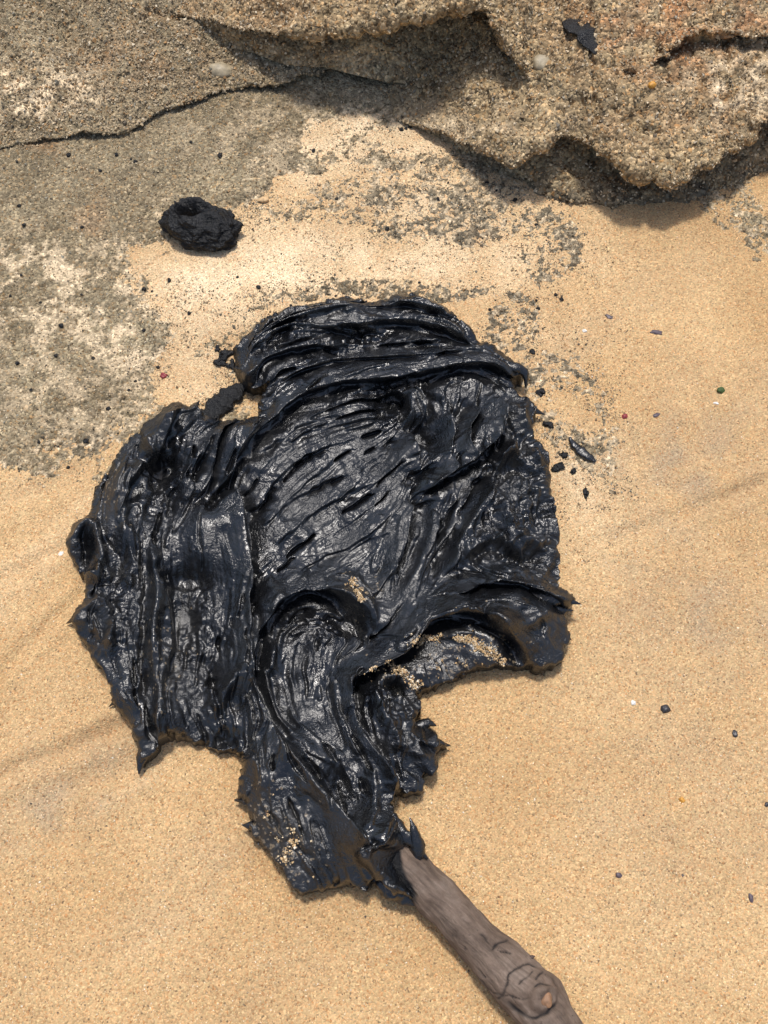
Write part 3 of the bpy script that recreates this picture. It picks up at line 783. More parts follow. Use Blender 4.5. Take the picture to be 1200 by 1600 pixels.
# ridges: polyline, height, half width, asymmetry (side that drops sharply: +1 left of travel, -1 right, 0 round)
RID = [([(378, 706), (430, 645), (500, 603), (610, 592), (720, 574), (812, 584)], .009, .0095, -1), ([(368, 565), (420, 520), (540, 484), (645, 474), (720, 515), (790, 566)], .004, .010, 0),
       ([(500, 520), (560, 512), (620, 506), (690, 520), (740, 545)], .006, .006, -1), ([(372, 590), (420, 560), (480, 545), (540, 548)], .006, .006, -1), ([(620, 480), (660, 492), (700, 500)], .005, .005, -1),
       ([(356, 760), (374, 800), (384, 870), (386, 950), (384, 1010)], .012, .008, 1), ([(330, 690), (305, 740), (285, 790)], .006, .005, 0), ([(350, 670), (330, 740), (310, 780)], .005, .004, 1),
       ([(400, 665), (370, 720), (345, 760)], .008, .007, 1), ([(272, 650), (255, 700), (215, 740), (195, 800)], .008, .008, 1), ([(225, 690), (240, 720), (275, 712)], .008, .006, -1), ([(192, 720), (190, 790), (205, 870), (200, 930)], .006, .006, 0),
       ([(388, 1065), (400, 1000), (425, 945), (465, 918), (510, 918), (552, 942), (580, 985)], .013, .0075, -1), ([(420, 1060), (425, 990), (450, 955)], .005, .004, 0), ([(540, 1110), (546, 1065), (580, 1040), (625, 1015), (660, 978), (705, 962), (752, 970), (800, 1004), (846, 1034)], .013, .0065, -1),
       ([(700, 935), (770, 915), (840, 925), (896, 941)], .010, .007, -1), ([(860, 950), (820, 985), (770, 1000)], .006, .006, 0), ([(768, 615), (782, 670), (750, 715), (700, 745), (650, 772)], .009, .0055, 1), ([(800, 690), (765, 755), (722, 840), (688, 905)], .009, .006, -1),
       ([(745, 640), (725, 690), (735, 725)], .008, .005, 1), ([(640, 600), (662, 640), (640, 690), (650, 720)], .007, .005, 1), ([(600, 610), (625, 612), (640, 640), (630, 662)], .008, .004, -1), ([(690, 650), (700, 690), (690, 720)], .006, .004, 0),
       ([(232, 850), (244, 930), (236, 1020), (246, 1100), (234, 1170)], .008, .0055, -1), ([(262, 900), (268, 990), (258, 1060)], .005, .004, 1), ([(118, 880), (114, 848), (134, 824), (152, 840), (160, 880), (150, 905), (130, 898)], .010, .006, 0), ([(118, 985), (128, 958), (160, 945), (175, 985), (168, 1030)], .007, .005, 0),
       ([(384, 1010), (398, 1080), (428, 1145), (485, 1215), (540, 1290), (570, 1330)], .011, .006, 1), ([(410, 1040), (430, 1110), (460, 1150)], .006, .004, 1), ([(545, 1090), (560, 1145), (596, 1195), (618, 1240)], .009, .0055, 1), ([(575, 1080), (600, 1130), (625, 1180)], .007, .005, 0),
       ([(600, 1180), (604, 1260), (580, 1330)], .006, .005, 0), ([(580, 1200), (582, 1260), (560, 1320)], .005, .004, 0), ([(650, 1150), (672, 1152), (694, 1166)], .005, .0045, -1), ([(330, 1110), (352, 1090), (360, 1050)], .008, .006, 0), ([(320, 1070), (345, 1085), (370, 1060), (378, 1040)], .007, .005, 0),
       ([(560, 1330), (600, 1368), (640, 1405)], .007, .006, 0), ([(415, 860), (500, 790), (600, 745), (650, 720)], .0012, .0045, -1), ([(400, 960), (470, 890), (560, 840), (620, 800)], .0016, .005, -1), ([(395, 830), (470, 770), (560, 735)], .0012, .004, -1),
       ([(410, 770), (470, 715), (570, 680)], .0012, .004, -1), ([(640, 780), (630, 850), (610, 900)], .005, .005, 1), ([(680, 780), (660, 860), (630, 930)], .004, .004, -1), ([(500, 900), (560, 850), (620, 830)], .0012, .004, -1), ([(780, 790), (800, 840), (850, 860)], .006, .005, 0), ([(720, 880), (770, 850), (830, 880)], .006, .005, -1),
       ([(800, 640), (830, 700), (845, 770)], .005, .005, 0), ([(770, 730), (800, 720), (830, 740)], .006, .005, -1), ([(430, 600), (520, 565), (640, 560), (740, 555)], .004, .0045, -1), ([(600, 540), (690, 545), (770, 562)], .0012, .004, -1)]
for pts, ht, wd, asy in RID:
    q = tw(pts)
    sl, d, side, al = local_poly(q, wd * 4)
    fade = np.minimum(sstep(0, .12, al), sstep(1, .88, al)) * 0.75 + 0.25
    wl = wd * (1 + 0.35 * noise3(TX[sl] * 70, TY[sl] * 70, 0, 67))
    if asy == 0:
        prof = np.exp(-(d / wl) ** 2)
    else:
        sharp = side * asy > 0
        prof = np.where(sharp, np.exp(-(d / (wl * 0.38)) ** 2), np.exp(-(d / (wl * 1.7)) ** 1.6))
        prof = prof - np.where(sharp, 0.45 * np.exp(-((d - wl * 1.2) / (wl * 0.7)) ** 2), 0)
    tmp = 1.35 * ht * fade * prof
    Hh[sl] = Hh[sl] + tmp * (d < 8)
PIT = [(612, 628, 24, 16, 0, -.016), (598, 648, 10, 8, 0, -.008), (655, 672, 24, 18, 40, -.016), (676, 690, 14, 20, 0, -.010), (262, 720, 18, 14, 0, -.012), (250, 745, 14, 40, 10, -.014), (268, 775, 10, 22, 0, -.008), (138, 862, 9, 22, 10, -.006), (430, 700, 6, 22, 55, -.004),
       (415, 785, 6, 28, 40, -.009), (545, 975, 34, 12, 18, -.014), (470, 958, 16, 10, -40, -.009), (310, 735, 8, 30, 30, -.010), (345, 775, 8, 26, 40, -.010), (300, 900, 40, 20, 0, -.008), (285, 960, 20, 40, 0, -.009), (780, 745, 28, 14, -30, -.010), (820, 690, 20, 14, 30, -.008), (720, 655, 12, 24, 20, -.009),
       (440, 535, 26, 7, -35, -.007), (560, 528, 40, 6, -5, -.008), (660, 745, 24, 7, -20, -.009), (660, 792, 22, 8, 10, -.006), (740, 905, 30, 10, 20, -.006), (720, 990, 0.1, 0.1, 0, 0), (540, 1240, 20, 50, -35, -.009), (620, 1075, 16, 10, 25, -.012), (345, 1150, 24, 9, -10, -.010), (330, 1060, 12, 20, 0, -.007),
       (820, 870, 20, 10, 0, -.007), (845, 800, 14, 20, 0, -.006), (790, 870, 12, 8, 20, -.006), (615, 700, 8, 18, 30, -.006), (480, 720, 5, 26, 60, -.004), (505, 760, 5, 30, 60, -.004), (690, 830, 6, 30, 20, -.005), (570, 590, 0.1, 0.1, 0, 0), (740, 940, 10, 22, 10, -.008), (755, 965, 8, 12, 20, -.007)]
wx = pxt + 5 * noise3(TX * 150, TY * 150, 0, 68); wy = pyt + 5 * noise3(TX * 150, TY * 150, 0, 69)
for cx, cy, rx, ry, an, dz in PIT:
    Hh += 1.5 * dz * ell(wx, wy, cx, cy, rx, ry, an)
# detail along the flow
crumb = np.clip(ell(pxt, pyt, 820, 780, 50, 130) + ell(pxt, pyt, 160, 960, 50, 80) + ell(pxt, pyt, 790, 870, 60, 40) + 0.9 * ell(pxt, pyt, 255, 745, 30, 60) + 0.7 * ell(pxt, pyt, 300, 1000, 60, 100) + 0.8 * ell(pxt, pyt, 620, 1120, 40, 50) + 0.6 * ell(pxt, pyt, 500, 540, 80, 20)
                + 0.7 * ell(pxt, pyt, 430, 1320, 60, 60), 0, 1)
smooth = np.clip(ell(pxt, pyt, 330, 830, 36, 44) + ell(pxt, pyt, 800, 970, 60, 40) + 0.8 * ell(pxt, pyt, 560, 1120, 30, 40) + 0.9 * ell(pxt, pyt, 700, 568, 90, 14) + 0.7 * ell(pxt, pyt, 400, 640, 30, 30) + 0.7 * ell(pxt, pyt, 760, 895, 50, 20) + 0.6 * ell(pxt, pyt, 480, 1150, 50, 20)
                 + .6 * ell(pxt, pyt, 220, 760, 30, 40) + .7 * ell(pxt, pyt, 680, 1000, 60, 20), 0, 1)
vz_ = 0.6 + 0.5 * noise3(TX * 28, TY * 28, 0, 70)
t = S0 * 0.68 + 0.16 * S1
saw = t - np.floor(t); saw = np.where(saw < 0.86, saw / 0.86, (1 - saw) / 0.14)
mA = sstep(-0.55, 0.5, noise3(TX * 26, TY * 26, 1.5, 74) + 0.4 * noise3(TX * 60, TY * 60, 1.5, 75))
mB = sstep(-0.6, 0.6, noise3(TX * 34, TY * 34, 6.5, 76))
plate = np.clip(1.6 * ell(pxt, pyt, 505, 790, 135, 110, -40) + 0.9 * ell(pxt, pyt, 310, 1010, 55, 90) + 0.8 * ell(pxt, pyt, 480, 1060, 50, 70) + 0.7 * ell(pxt, pyt, 650, 860, 40, 60) + 0.6 * ell(pxt, pyt, 330, 720, 30, 50), 0, 1)
det = 0.0054 * (saw - 0.5) * (0.12 + 0.95 * mA) * (1 - 0.9 * plate) + 0.0011 * S1 * (0.15 + 0.8 * mB) * (1 - 0.45 * plate) + 0.00048 * S2 * (0.2 + 0.9 * mA * mB) + 0.00028 * S3 * (0.30 + mB * mA + 0.5 * plate)
# tears and pulled strands that run along the flow
fxr, fyr = DX.ravel(), DY.ravel()
cand = np.where((SD > 0.008).ravel())[0]
rg = np.random.default_rng(77)
for q in range(150):
    k = cand[rg.integers(len(cand))]
    r_, c_ = float(k // NC), float(k % NC)
    ln = rg.uniform(0.012, 0.055); path = []
    for sgn in (-1, 1):
        r, c = r_, c_; dx, dy = sgn * fxr[k], sgn * fyr[k]; half = []
        for st in range(int(ln / 2 / (GS * 4))):
            r += dy * 4; c += dx * 4
            if not (1 < r < NR - 2 and 1 < c < NC - 2): break
            kk = int(r) * NC + int(c); sg_ = 1 if fxr[kk] * dx + fyr[kk] * dy >= 0 else -1
            dx, dy = fxr[kk] * sg_, fyr[kk] * sg_
            half.append((x0 + c * GS, y0 + r * GS))
        path = half[::-1] + ([(x0 + c_ * GS, y0 + r_ * GS)] if sgn == -1 else []) + path if sgn == -1 else path + half
    if len(path) < 4: continue
    pth = np.array(path)
    tear = q % 5 < 3
    wd = rg.uniform(0.0009, 0.0021) if tear else rg.uniform(0.0014, 0.0030)
    sl, d, side, al = local_poly(pth, wd * 4)
    wl = wd * np.clip(1 + 0.7 * noise3(TX[sl] * 110, TY[sl] * 110, 0, 58), 0.25, 2) * np.sqrt(np.clip(4 * al * (1 - al), 0, 1))
    wl = np.maximum(wl, 1e-5)
    if tear:
        det[sl] += -rg.uniform(0.004, 0.0085) * np.exp(-(d / wl) ** 2) + 0.0016 * np.exp(-((d - 2.0 * wl) / wl) ** 2) * (side > 0)
    else:
        det[sl] += rg.uniform(0.0015, 0.0038) * np.exp(-(d / wl) ** 2)
iso1, iso2, iso3 = fftn(.0032, 11), fftn(.0015, 12), fftn(.0008, 13)
cr = 0.0022 * (np.abs(iso1) - .8) + 0.0007 * iso2 + 0.0003 * iso3
det = det * (1 - 0.55 * crumb) + cr * crumb + 0.00022 * iso2 * (1 - smooth) + 0.00010 * iso3
det = det * (1 - 0.72 * smooth)
edge = np.clip(SD / 0.013, 0, 1)
edge = np.clip(SD / (0.010 + 0.006 * noise3(TX * 40, TY * 40, 0, 72)), 0, 1)
edge1 = np.clip(SD / 0.0032, 0, 1)
edge2 = np.clip(SD / (0.017 + 0.009 * noise3(TX * 30, TY * 30, 0, 59)), 0, 1)
prof = 0.46 * np.sqrt(np.clip(1 - (1 - edge1) ** 2, 0, 1)) + 0.54 * np.sqrt(np.clip(1 - (1 - edge2) ** 2, 0, 1))
# the bay at the lower right: a steep wall below the flap, facing the camera
bay = ell(pxt, pyt, 715, 1035, 75, 36, -8)
HT = prof * np.maximum(Hh, 0.004) + det * (0.25 + 0.75 * prof) * (SD > 0)
HT = np.maximum(HT, 0.0045 * edge1 + 0.0008 * S1 * edge1)
HT = np.where(SD < 0, SD * 2.5, HT)
ZT = HT + np.where(True, sand_z(TX, TY), 0)
# lean the folds sideways so that they overhang
hd = blur(HT, 0.0012) - blur(HT, 0.0085)
px_d, py_d = -DY, DX
ld = px_d * 0.62 + py_d * -0.78                # lean towards the lower right, whatever the sign of the flow
k = 1.15 * np.clip(SD / 0.006, 0, 1) * np.clip(hd, -0.006, 0.008)
VX = TX + blur(k * px_d * ld, 0.0007)
VY = TY + blur(k * py_d * ld, 0.0007)
# lip of the edge hangs over its foot
gx_, gy_ = np.gradient(blur(SD, 0.004), GS, axis=1), np.gradient(blur(SD, 0.004), GS, axis=0)
hang = 0.0034 * np.exp(-((SD - 0.0042) / 0.0030) ** 2)
VX -= gx_ * hang; VY -= gy_ * hang
keep = SD > -0.0022
ft = grid_faces(NR, NC, keep)
dust = np.clip(0.8 * ell(pxt, pyt, 425, 1315, 52, 62, -30) + 0.5 * bay + 0.35 * ell(pxt, pyt, 255, 1040, 30, 60) + 0.5 * ell(pxt, pyt, 570, 930, 26, 26) + 0.3 * ell(pxt, pyt, 175, 780, 20, 40), 0, 1)
matte = np.clip(0.75 * plate * (0.5 + 0.6 * mA) + crumb * 0.4 + 0.6 * dust + 0.5 * ell(pxt, pyt, 300, 1000, 60, 90), 0, 1)
vt, ft2, dus, mtt = compact(np.stack([VX, VY, ZT], -1).reshape(-1, 3), ft, dust.ravel(), matte.ravel())
me = mesh_np('tar_mass', vt, ft2)
add_attr(me, 'dust', dus); add_attr(me, 'matte', mtt)
cen = np.array([0.0, 0.0, 0.0])
tar = obj('tar_clump', None, None, label='large glossy black clump of sticky tar smeared over the sand on a stick', cat='tar')
tar.empty_display_size = 0.05
obj('tar_mass', me, M_TAR, tar)
TPX, TPY = to_px(*vt.T)


def on_tar(px, py):
    d = (TPX - px) ** 2 + (TPY - py) ** 2
    k = np.where(d < 9)[0]
    if len(k) == 0: k = np.array([d.argmin()])
    return vt[k[vt[k][:, 2].argmax()]]


def tube(name, pts, rad, n=40, ns=12, seed=0, rough=0.15, flat=1.0):
    """tapered lumpy strand through world points"""
    P = spline(pts, n); r = spline(np.array(rad)[:, None], n)[:, 0]
    T = np.gradient(P, axis=0); T /= np.linalg.norm(T, axis=1)[:, None]
    A = np.cross(T, [0.01, 0.02, 1.0]); A /= np.linalg.norm(A, axis=1)[:, None]; B = np.cross(A, T)
    th = np.linspace(0, 2 * math.pi, ns, endpoint=False)
    V = P[:, None] + (np.cos(th)[None, :, None] * A[:, None] + flat * np.sin(th)[None, :, None] * B[:, None]) * np.abs(r)[:, None, None]
    s = 1.0 / max(np.max(r), 1e-4)
    nv = noise3(V[..., 0] * s * 0.9, V[..., 1] * s * 0.9, V[..., 2] * s * 0.9, seed) + 0.5 * noise3(V[..., 0] * s * 2.4, V[..., 1] * s * 2.4, V[..., 2] * s * 2.4, seed + 1)
    V = P[:, None] + (V - P[:, None]) * (1 + rough * nv)[..., None]
    i = np.arange(n * ns).reshape(n, ns)
    f = np.stack([i[:-1], i[1:], np.roll(i, -1, 1)[1:], np.roll(i, -1, 1)[:-1]], -1).reshape(-1, 4)
    v = np.vstack([V.reshape(-1, 3), P[:1], P[-1:]])
    cap = [(n * ns, i[0, k], i[0, (k + 1) % ns], n * ns) for k in range(ns)]
    me = mesh_np(name, v, f)
    import bmesh
    bm = bmesh.new(); bm.from_mesh(me); bm.verts.ensure_lookup_table()
    for k in range(ns):
        bm.faces.new((bm.verts[n * ns], bm.verts[int(i[0, k])], bm.verts[int(i[0, (k + 1) % ns])])).smooth = True
        bm.faces.new((bm.verts[n * ns + 1], bm.verts[int(i[-1, (k + 1) % ns])], bm.verts[int(i[-1, k])])).smooth = True
    bmesh.ops.recalc_face_normals(bm, faces=bm.faces[:])
    bm.to_mesh(me); bm.free()
    return me


def spike(pts, r0, seed):
    """pts: (px, py, z) from the root to the tip"""
    P = np.array([at(a, b, c) for a, b, c in pts])
    n = len(P)
    obj('tar_spike', tube('tar_spike', P, [r0 * (1 - i / (n - 1)) ** 0.8 + 0.0004 for i in range(n)], 26, 10, seed, 0.35, 0.7), M_TAR, tar)


spike([(236, 1140, .010), (226, 1168, .010), (219, 1190, .008), (217, 1210, .005)], .008, 501)
spike([(770, 566, .022), (800, 573, .028), (820, 583, .025), (822, 608, .014)], .0085, 502)
spike([(800, 632, .010), (826, 638, .013), (852, 648, .009)], .0085, 503)
spike([(830, 930, .022), (862, 933, .027), (884, 938, .027), (908, 944, .024)], .0095, 504)
spike([(850, 948, .018), (872, 952, .020), (896, 954, .018)], .007, 515)
spike([(640, 1345, .024), (654, 1326, .036), (649, 1304, .043), (640, 1277, .047)], .008, 505)
spike([(300, 650, .020), (306, 640, .022), (308, 632, .022)], .006, 506)
spike([(650, 1160, .012), (676, 1160, .015), (704, 1165, .010)], .010, 507)
spike([(650, 1140, .012), (668, 1130, .014), (682, 1134, .012)], .007, 516)
spike([(655, 1185, .010), (672, 1194, .010), (682, 1206, .006)], .007, 517)
spike([(650, 1200, .012), (650, 1222, .008), (652, 1243, .004)], .006, 508)
spike([(415, 1294, .012), (398, 1291, .014), (378, 1289, .012)], .007, 509)
spike([(395, 1248, .012), (382, 1250, .012), (366, 1250, .009)], .006, 518)
spike([(130, 960, .012), (118, 966, .012), (104, 974, .006)], .006, 519)
spike([(200, 1085, .010), (184, 1094, .009), (170, 1104, .004)], .006, 531)
spike([(290, 650, .018), (302, 638, .021), (312, 626, .018)], .006, 532)
spike([(470, 1370, .014), (472, 1388, .008), (474, 1400, .004)], .006, 510)
spike([(560, 1370, .016), (568, 1382, .012), (574, 1392, .006)], .005, 511)
spike([(840, 1035, .012), (846, 1048, .006), (850, 1056, .003)], .005, 512)
spike([(870, 985, .014), (884, 993, .010), (893, 1000, .006)], .005, 513)

def strand(pts, rad, seed):
    P = np.array([at(a, b, c) for a, b, c in pts])
    obj('tar_strand', tube('tar_strand', P, rad, 50, 14, seed, 0.45, 0.75), M_TAR, tar)


strand([(600, 1262, .036), (616, 1284, .040), (634, 1304, .041), (652, 1324, .038), (668, 1342, .032)], [.005, .005, .0045, .003, .001], 520)
strand([(590, 1366, .016), (612, 1384, .017), (632, 1398, .016), (654, 1414, .014)], [.008, .0095, .009, .003], 523)

# sand stuck to the tar
crust = []
for pts, rad, cnt in [([(715, 1000), (740, 1005), (765, 1020), (788, 1034)], 5, 700), ([(640, 1003), (665, 1000), (690, 998)], 6, 260), ([(604, 1038), (620, 1044), (636, 1060), (650, 1076)], 5, 420), ([(545, 905), (556, 916), (566, 940)], 4, 260),
                      ([(650, 1060), (690, 1040), (740, 1036)], 26, 70), ([(470, 1320), (455, 1300), (440, 1345)], 16, 24), ([(420, 1290), (445, 1330), (470, 1380)], 30, 70), ([(590, 1046), (570, 1050)], 6, 60), ([(455, 1312), (462, 1330)], 4, 70), ([(440, 1340), (452, 1350)], 4, 80)]:
    q = spline(pts, 60)
    cs = [(q[RNG.integers(60)] + RNG.normal(0, rad * 0.45, 2), RNG.uniform(0.6, 2.6)) for _ in range(max(3, cnt // 22))]
    for _ in range(cnt):
        c_, w_ = cs[RNG.integers(len(cs))]
        a = c_ + RNG.normal(0, w_, 2) if RNG.uniform() < 0.8 else q[RNG.integers(60)] + RNG.normal(0, rad * 0.9, 2)
        crust.append(on_tar(*a) + RNG.normal(0, 0.0006, 3) + (0, 0, RNG.uniform(0, 0.0018)))
crust = np.array(crust)
grains('sand_crust', crust, RNG.gamma(7, 0.00022, len(crust)), P_SAND, [40, 22, 26, 6, 5, 2], M_SGRAIN, tar)

# ================================================================== STICK
sp = [(560, 1268, .030), (600, 1308, .032), (645, 1358, .034), (704, 1420, .032), (768, 1490, .031), (826, 1550, .030), (882, 1620, .030), (972, 1730, .030), (1022, 1790, .030)]
P = np.array([at(a, b, c) for a, b, c in sp])
P[:, 2] = sand_z(P[:, 0], P[:, 1]) + np.array([.020, .020, .020, .0180, .0180, .0190, .0190, .0180, .0170])
n, ns = 360, 96
C = spline(P, n); T = np.gradient(C, axis=0); T /= np.linalg.norm(T, axis=1)[:, None]
A = np.cross(T, [0, 0, 1.0]); A /= np.linalg.norm(A, axis=1)[:, None]; B = np.cross(A, T)
cpx, cpy = to_px(*C.T)
rr = np.interp(cpy, [1200, 1340, 1420, 1480, 1530, 1560, 1600, 1660, 1790], [.0145, .0160, .0164, .0178, .0208, .0216, .0190, .0175, .0170])
th = np.linspace(0, 2 * math.pi, ns, endpoint=False)
DV = np.cos(th)[None, :, None] * A[:, None] + np.sin(th)[None, :, None] * B[:, None]
V = C[:, None] + DV * rr[:, None, None]
x, y, z = V[..., 0], V[..., 1], V[..., 2]
ax_ = np.arange(n)[:, None] / n
dsp = 0.0022 * noise3(x * 40, y * 40, z * 40, 81) + 0.0008 * noise3(x * 110, y * 110, z * 110, 82) + 0.0005 * noise3(ax_ * 30 + 0 * x, np.cos(th)[None] * 9 + 0 * x, np.sin(th)[None] * 9 + 0 * x, 83)
px, py = to_px(x, y, z)
topside = np.sin(th)[None] * (1 if B[0, 2] > 0 else -1) > -0.3
jx = px + 4 * noise3(x * 160, y * 160, z * 160, 84); jy = py + 4 * noise3(x * 160, y * 160, z * 160, 85)
crack = np.zeros(x.shape)
for pts, wpx in [([(837, 1512), (815, 1508), (797, 1524), (788, 1548), (780, 1560)], 1.7), ([(752, 1530), (765, 1545), (780, 1553), (800, 1556), (825, 1560)], 1.2), ([(796, 1566), (806, 1580), (825, 1588), (850, 1586), (866, 1572)], 2.6),
                 ([(834, 1545), (845, 1541), (858, 1546)], 1.3), ([(772, 1482), (780, 1474), (792, 1470)], 1.8), ([(784, 1486), (796, 1490)], 1.3), ([(830, 1520), (812, 1536)], 1.3), ([(845, 1520), (838, 1532)], 1.3),
                 ([(752, 1460), (770, 1478)], 1.5), ([(750, 1515), (760, 1526)], 1.4)]:
    d = seg_dist(jx, jy, spline(pts, 16)) / wpx
    crack = np.maximum(crack, np.exp(-d * d))
crack = crack * topside * np.clip(0.75 + 0.8 * noise3(x * 90, y * 90, z * 90, 88), 0, 1)
rk = np.hypot((jx - 848) / 1.0, (jy - 1560) / 0.95)
bulge = (0.0068 * ell(px, py, 838, 1548, 32, 28) + 0.0022 * np.exp(-((rk - 15) / 6) ** 2) - 0.0016 * np.exp(-((rk - 25) / 6) ** 2) + 0.0022 * noise3(x * 130, y * 130, z * 130, 97) * ell(px, py, 835, 1548, 42, 40)) * topside
V = V + DV * (dsp + bulge - 0.0018 * crack)[..., None]
i = np.arange(n * ns).reshape(n, ns)
f = np.stack([i[:-1], i[1:], np.roll(i, -1, 1)[1:], np.roll(i, -1, 1)[:-1]], -1).reshape(-1, 4)
v = V.reshape(-1, 3)
f = np.vstack([f, [[i[-1, k], i[-1, (ns - k) % ns if False else (k + 1) % ns], i[-1, ns - 2 - k], i[-1, ns - 1 - k]] for k in range(ns // 2 - 1)]])
me = mesh_np('shaft', v, f)
sdl = ((px - 612) * 110 - (py - 1300) * 38) / 116 + 7 * noise3(x * 150, y * 150, z * 150, 86)
tarm = np.clip(sstep(6, -2, sdl) * sstep(1428, 1400, py) + sstep(1322, 1304, py + 8 * noise3(x * 130, y * 130, z * 130, 89)), 0, 1)
sp_ = np.clip((noise3(x * 210, y * 210, z * 210, 87) - 0.62) * 7, 0, 1) * sstep(1480, 1330, py)
add_attr(me, 'along', np.broadcast_to((np.concatenate([[0], np.cumsum(np.linalg.norm(np.diff(C, axis=0), axis=1))]))[:, None] + 0.006 * noise3(x * 45, y * 45, z * 45, 90), x.shape).ravel())
thm = np.abs(((th + math.pi / 2) % (2 * math.pi)) - math.pi)      # mirrored round the shaft so that the grain has no seam on top
add_attr(me, 'around', np.broadcast_to(th[None] * 0.02, x.shape).ravel() + (0.002 * noise3(x * 50, y * 50, z * 50, 96)).ravel())
add_attr(me, 'crack', np.clip(crack * 1.1, 0, 1).ravel()); add_attr(me, 'tar', np.clip(tarm + 0.8 * sp_, 0, 1).ravel())
stick = obj('driftwood_stick', None, None, label='weathered grey brown wooden stick with a knot, poking out of the tar', cat='stick')
shaft = obj('shaft', me, M_WOOD, stick)


def pebble(name, loc, size, mat, label=None, cat=None, group=None, seed=0, rot=0.0, rough=0.25, sub=3, parent=None, tilt=0.0):
    import bmesh
    bm = bmesh.new(); bmesh.ops.create_icosphere(bm, subdivisions=sub, radius=0.5)
    co = np.array([vv.co[:] for vv in bm.verts])
    nn = noise3(co[:, 0] * 2.2 + seed, co[:, 1] * 2.2, co[:, 2] * 2.2, seed) + 0.45 * noise3(co[:, 0] * 5 + seed, co[:, 1] * 5, co[:, 2] * 5, seed + 1)
    co = co * (1 + rough * nn)[:, None] * np.array(size)
    for vv, c in zip(bm.verts, co): vv.co = c
    for ff in bm.faces: ff.smooth = True
    me = bpy.data.meshes.new(name); bm.to_mesh(me); bm.free()
    o = obj(name, me, mat, parent, label, cat, group)
    o.location = loc; o.rotation_euler = (tilt, 0, R(rot))
    return o


# knot nub
k = np.argmin((px - 850) ** 2 + (py - 1563) ** 2 + 1e6 * (~topside))
kp = V.reshape(-1, 3)[k]
pebble('knot', kp + np.array([0, 0, -.0005]), (.0095, .011, .006), mat_plain('knot_wood', (0.25, 0.135, 0.07), 0.6), parent=shaft, seed=3, rough=0.2)
# small bark burr
k = np.argmin((px - 829) ** 2 + (py - 1497) ** 2 + 1e6 * (~topside))
pebble('bark_flake', V.reshape(-1, 3)[k], (.006, .0025, .003), mat_plain('bark', (0.09, 0.06, 0.05), 0.8), parent=shaft, seed=5, rot=20, rough=0.4)

# ================================================================== THINGS ON THE GROUND
# small dry lump of tar
lp = at(314, 352, 0.012)
import bmesh
bm = bmesh.new(); bmesh.ops.create_icosphere(bm, subdivisions=6, radius=1.0)
co = np.array([vv.co[:] for vv in bm.verts])
b = co * np.array([0.042, 0.028, 0.019])
b = b * (1 + 0.12 * noise3(*(co * 1.6).T, 91) + 0.16 * noise3(*(co * 3.2).T, 92) + 0.05 * noise3(*(co * 6).T, 93) + 0.05 * noise3(*(co * 13).T, 95) + 0.03 * noise3(*(co * 26).T, 94))[:, None]
rr_ = R(-22)
bx_ = b[:, 0] * math.cos(rr_) - b[:, 1] * math.sin(rr_); by_ = b[:, 0] * math.sin(rr_) + b[:, 1] * math.cos(rr_)
b[:, 0], b[:, 1] = bx_, by_
topm = sstep(0, 0.3, co[:, 2])
g = lambda cx, cy, rx, ry: np.exp(-((b[:, 0] - cx) / rx) ** 2 - ((b[:, 1] - cy) / ry) ** 2)
b[:, 2] += topm * (-0.024 * g(-0.014, 0.012, .013, .009) - 0.008 * g(-0.002, 0.012, .02, .006) + 0.004 * g(-0.012, 0.028, .02, .007) + 0.006 * g(-0.03, 0.005, .006, .02) + 0.006 * g(0.02, -0.002, .009, .008) + 0.004 * g(-0.016, -0.012, .012, .008))
for vv, c in zip(bm.verts, b): vv.co = c
for ff in bm.faces: ff.smooth = True
me = bpy.data.meshes.new('tar_lump'); bm.to_mesh(me); bm.free()
o = obj('tar_lump', me, M_LUMP, label='small dull black tar lump with a hollow, alone on the rock above the big clump', cat='tar')
o.location = (lp[0], lp[1], float(surf(lp[0], lp[1])) + 0.0095)

# strip of tar bridging the notch at the upper left
q = np.array([at(a, c, 0.006) for a, c in [(314, 662), (328, 645), (345, 628), (362, 612), (382, 600)]])
q[:, 2] = surf(q[:, 0], q[:, 1]) + 0.003
obj('tar_strip', tube('tar_strip', q, [.005, .0080, .010, .0090, .0055], 80, 24, 520, 0.6, 0.38), M_LUMP,
    label='short black tar strip lying across the notch at the upper left of the clump', cat='tar')
# shards and crumbs
q = np.array([at(a, c) for a, c in [(889, 685), (898, 698), (908, 708), (918, 716), (930, 722)]]); q[:, 2] = surf(q[:, 0], q[:, 1]) + 0.002
obj('tar_shard', tube('tar_shard', q, [.0015, .0042, .0045, .0042, .0018], 40, 12, 530, 0.45, 0.6), M_TAR,
    label='slender black tar shard on the sand right of the clump', cat='tar')


def ground(px, py, up=0.0):
    p = at(px, py)
    return (p[0], p[1], float(surf(p[0], p[1])) + up)


